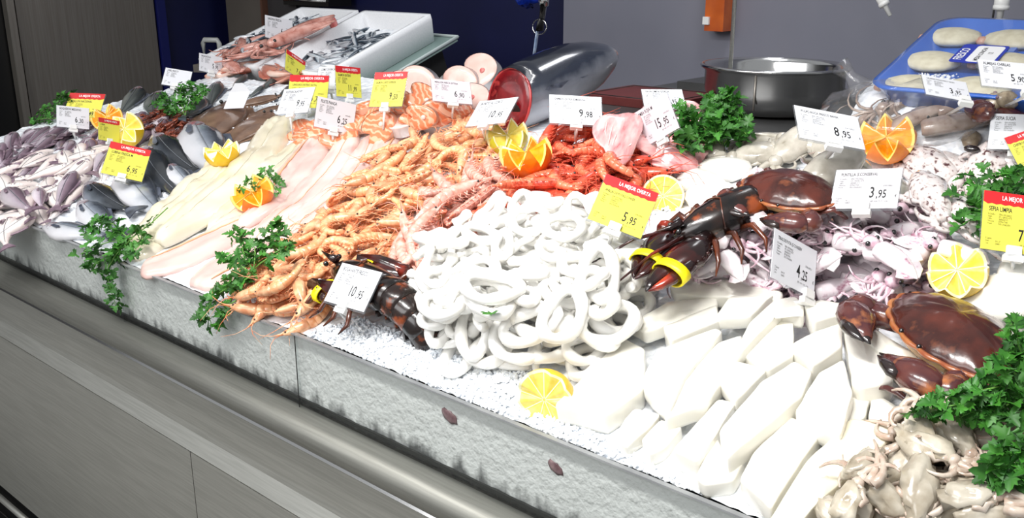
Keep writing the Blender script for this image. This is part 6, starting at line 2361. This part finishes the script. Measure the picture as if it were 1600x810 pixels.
HT = HM.copy()
for lab, TL, TR, BL, base, kd, ti, pr, ys in TAGS:
    price_tag(lab, TL, TR, BL, base, kd, ti, pr, ys=ys, near=.13 if 'bag of squid' in lab else .10 if 'clam' in lab else .07 if 'octopus tag' in lab else .04 if ('strip tag' in lab or 'tiny' in lab) else .012)
# a blank folded tag lying on the flatfish
b = MB()
b.add([(0, 0, 0), (.075, 0, 0), (.085, .055, .012), (.008, .055, .012), (.060, .075, .030), (.030, .075, .030)], [(0, 1, 2, 3), (3, 2, 4, 5)], 0, True)
b.add([(0, 0, -.001), (.075, 0, -.001), (.085, .055, .011), (.008, .055, .011)], [(3, 2, 1, 0)], 0, True)
o = link('blank_tag', b.mesh('blank_tag', M_card_w))
tag(o, 'blank white folded tag lying between dark fish and flatfish', 'tag')
q = hit(350, 172)
o.matrix_basis = MBED @ Matrix.Translation((q.x, q.y, q.z + .004)) @ Matrix.Rotation(.35, 4, 'Z') @ Matrix.Rotation(.5, 4, 'X')

# ---- lettering: flat text turned into meshes, one per card
FONT_CUR = []
for par, nm, lines, mt in TXT:
    for ln in lines:
        s_, x, y, size, bold, rot = ln[:6]
        z = ln[6] if len(ln) > 6 else .0009
        xs_c = ln[7] if len(ln) > 7 else .8
        cu = bpy.data.curves.new('t', 'FONT')
        cu.body = s_
        cu.size = size
        cu.resolution_u = 1 if size < .006 else 2
        cu.offset = .012 * size if bold else 0
        to = bpy.data.objects.new('t', cu)
        COL.objects.link(to)
        FONT_CUR.append((to, par, nm, mt, Matrix.Translation((x, y, z)) @ Matrix.Rotation(rot, 4, 'Z') @ Matrix.Diagonal((xs_c * 1.25, 1.3, 1, 1))))
bpy.context.view_layer.update()
dg = bpy.context.evaluated_depsgraph_get()
acc = {}
for to, par, nm, mt, M in FONT_CUR:
    me = to.evaluated_get(dg).to_mesh()
    key = (par.name, nm, mt.name)
    a = acc.setdefault(key, (par, nm, mt, MB()))
    a[3].add([M @ v.co for v in me.vertices], [tuple(p.vertices) for p in me.polygons], 0, True)
    to.evaluated_get(dg).to_mesh_clear()
for to, *_ in FONT_CUR:
    cu = to.data
    bpy.data.objects.remove(to)
    bpy.data.curves.remove(cu)
for par, nm, mt, b in acc.values():
    link(nm, b.mesh(nm, mt), par)

# ================================================================== parsley
sprig('parsley at the far end behind the white tag', [[(108, 182), (80, 168, .05), (62, 178, .03)], [(108, 182), (90, 160, .09), (98, 148, .12)], [(105, 185), (70, 185, .02), (48, 190, .01)], [(110, 180), (108, 160, .09), (112, 150, .10)]], 130, 1.1)
sprig('parsley bunch beside the dark fish and the crate handle', [[(290, 180), (270, 160, .05), (248, 148, .06)], [(290, 180), (295, 150, .07), (300, 128, .10)], [(288, 178), (280, 150, .08), (285, 130, .10)], [(288, 180), (260, 168, .04), (240, 160, .05)], [(295, 175), (310, 150, .06), (320, 138, .07)]], 190, 1.15)
p0 = on_y(205, 400, -.004)
sprig_pts = lambda *a: [on_y(x, y, yy) + Vector((0, 0, 0)) for x, y, yy in a]
parsley('parsley_sprig', 'parsley hanging over the guard below the sea bass', [
    [W(262, 325, .012), W(235, 350, .015), W(205, 372, .025), on_y(180, 400, -.02), on_y(166, 425, -.03), on_y(174, 455, -.028), on_y(181, 482, -.02)],
    [W(205, 372, .02), W(180, 362, .03), W(150, 352, .035), W(132, 362, .03)],
    [W(205, 374, .02), W(172, 378, .03), W(140, 388, .03), W(126, 398, .02)],
    [W(200, 378, .02), W(186, 390, .03), on_y(150, 412, -.02), on_y(140, 420, -.02)],
    [W(215, 365, .02), W(220, 380, .02), W(210, 392, .02)],
    [W(200, 372, .02), W(176, 350, .035), W(150, 345, .04)]], 180, s=1.25)
parsley('parsley_sprig', 'parsley hanging over the guard between pink fillets and prawns', [
    [W(400, 425, .02), W(370, 440, .03), on_y(338, 462, -.02), on_y(320, 485, -.03), on_y(330, 505, -.03)],
    [W(395, 425, .02), W(385, 400, .05), W(375, 380, .06), W(370, 368, .06)],
    [W(395, 425, .02), W(415, 390, .05), W(432, 365, .07), W(436, 355, .08)],
    [W(395, 428, .02), W(375, 415, .04), W(355, 410, .05)],
    [W(395, 428, .02), W(380, 440, .03), W(352, 445, .03), W(345, 452, .02)],
    [W(398, 420, .03), W(430, 395, .04), W(445, 385, .05)],
    [on_y(368, 470, -.015), on_y(352, 480, -.02), on_y(345, 498, -.02)],
    [W(395, 425, .02), W(400, 395, .06), W(392, 375, .07)]], 210, s=1.25)
sprig('big parsley bunch at the work counter by the pink ray wings', [[(1125, 222), (1090, 190, .05), (1068, 170, .05)], [(1125, 222), (1110, 180, .08), (1106, 155, .10)], [(1128, 222), (1140, 170, .08), (1138, 148, .11)],
                                                                      [(1128, 222), (1150, 190, .06), (1162, 185, .05)], [(1120, 224), (1080, 200, .04), (1062, 205, .03)], [(1125, 225), (1115, 195, .06), (1122, 165, .09)],
                                                                      [(1120, 226), (1075, 215, .03), (1072, 228, .01)], [(1130, 225), (1155, 200, .05), (1166, 210, .03)], [(1128, 226), (1130, 195, .06), (1118, 150, .11)]], 330, 1.5)
sprig('parsley lying behind the large yellow cuttlefish tag', [[(1600, 305), (1560, 290, .03), (1515, 280, .03)], [(1600, 305), (1550, 305, .03), (1508, 305, .02)], [(1605, 300), (1580, 280, .04), (1550, 272, .04)], [(1600, 315), (1550, 325, .02), (1505, 350, .01)],
                                                               [(1610, 300), (1600, 280, .04), (1590, 270, .05)], [(1600, 310), (1560, 318, .02), (1530, 328, .02)]], 210, 1.4)
sprig('big parsley bunch against the crab by the grey octopus', [[(1612, 600), (1598, 560, .06), (1588, 525, .08), (1588, 505, .09)], [(1605, 615), (1540, 622, .04), (1480, 636, .02), (1440, 640, .01)], [(1605, 612), (1560, 605, .05), (1525, 612, .04)],
                                                                 [(1610, 605), (1580, 580, .05), (1565, 572, .06)], [(1605, 620), (1575, 632, .03), (1548, 648, .02)], [(1612, 600), (1606, 565, .06), (1608, 535, .07)],
                                                                 [(1605, 618), (1560, 628, .04), (1500, 652, .01)]], 215, 1.3)
sprig('small parsley sprig on the grey octopus heap', [[(1610, 720), (1590, 725, .02), (1562, 742, .012)], [(1610, 715), (1598, 705, .02), (1582, 700, .02)], [(1612, 725), (1600, 738, .015), (1590, 745, .01)]], 60, 1.4)
sprig('parsley sprig lying on the cut orange over the cod fillets', [[(404, 292, .0), (425, 274, .02), (440, 285, .01)], [(404, 294, .0), (390, 282, .02), (376, 296, .004)], [(405, 292, .0), (412, 275, .025), (420, 268, .02)], [(425, 285, .01), (432, 300, .006)]], 46, .9)
o = link('parsley_leaf', LEAVES[0])
q = hit(768, 500)
o.matrix_basis = MBED @ Matrix.Translation((q.x, q.y, q.z + .006)) @ Matrix.Rotation(2.2, 4, 'Z') @ Matrix.Scale(1.2, 4)
tag(o, 'single green parsley leaf lying on the white squid rings', 'parsley leaf')
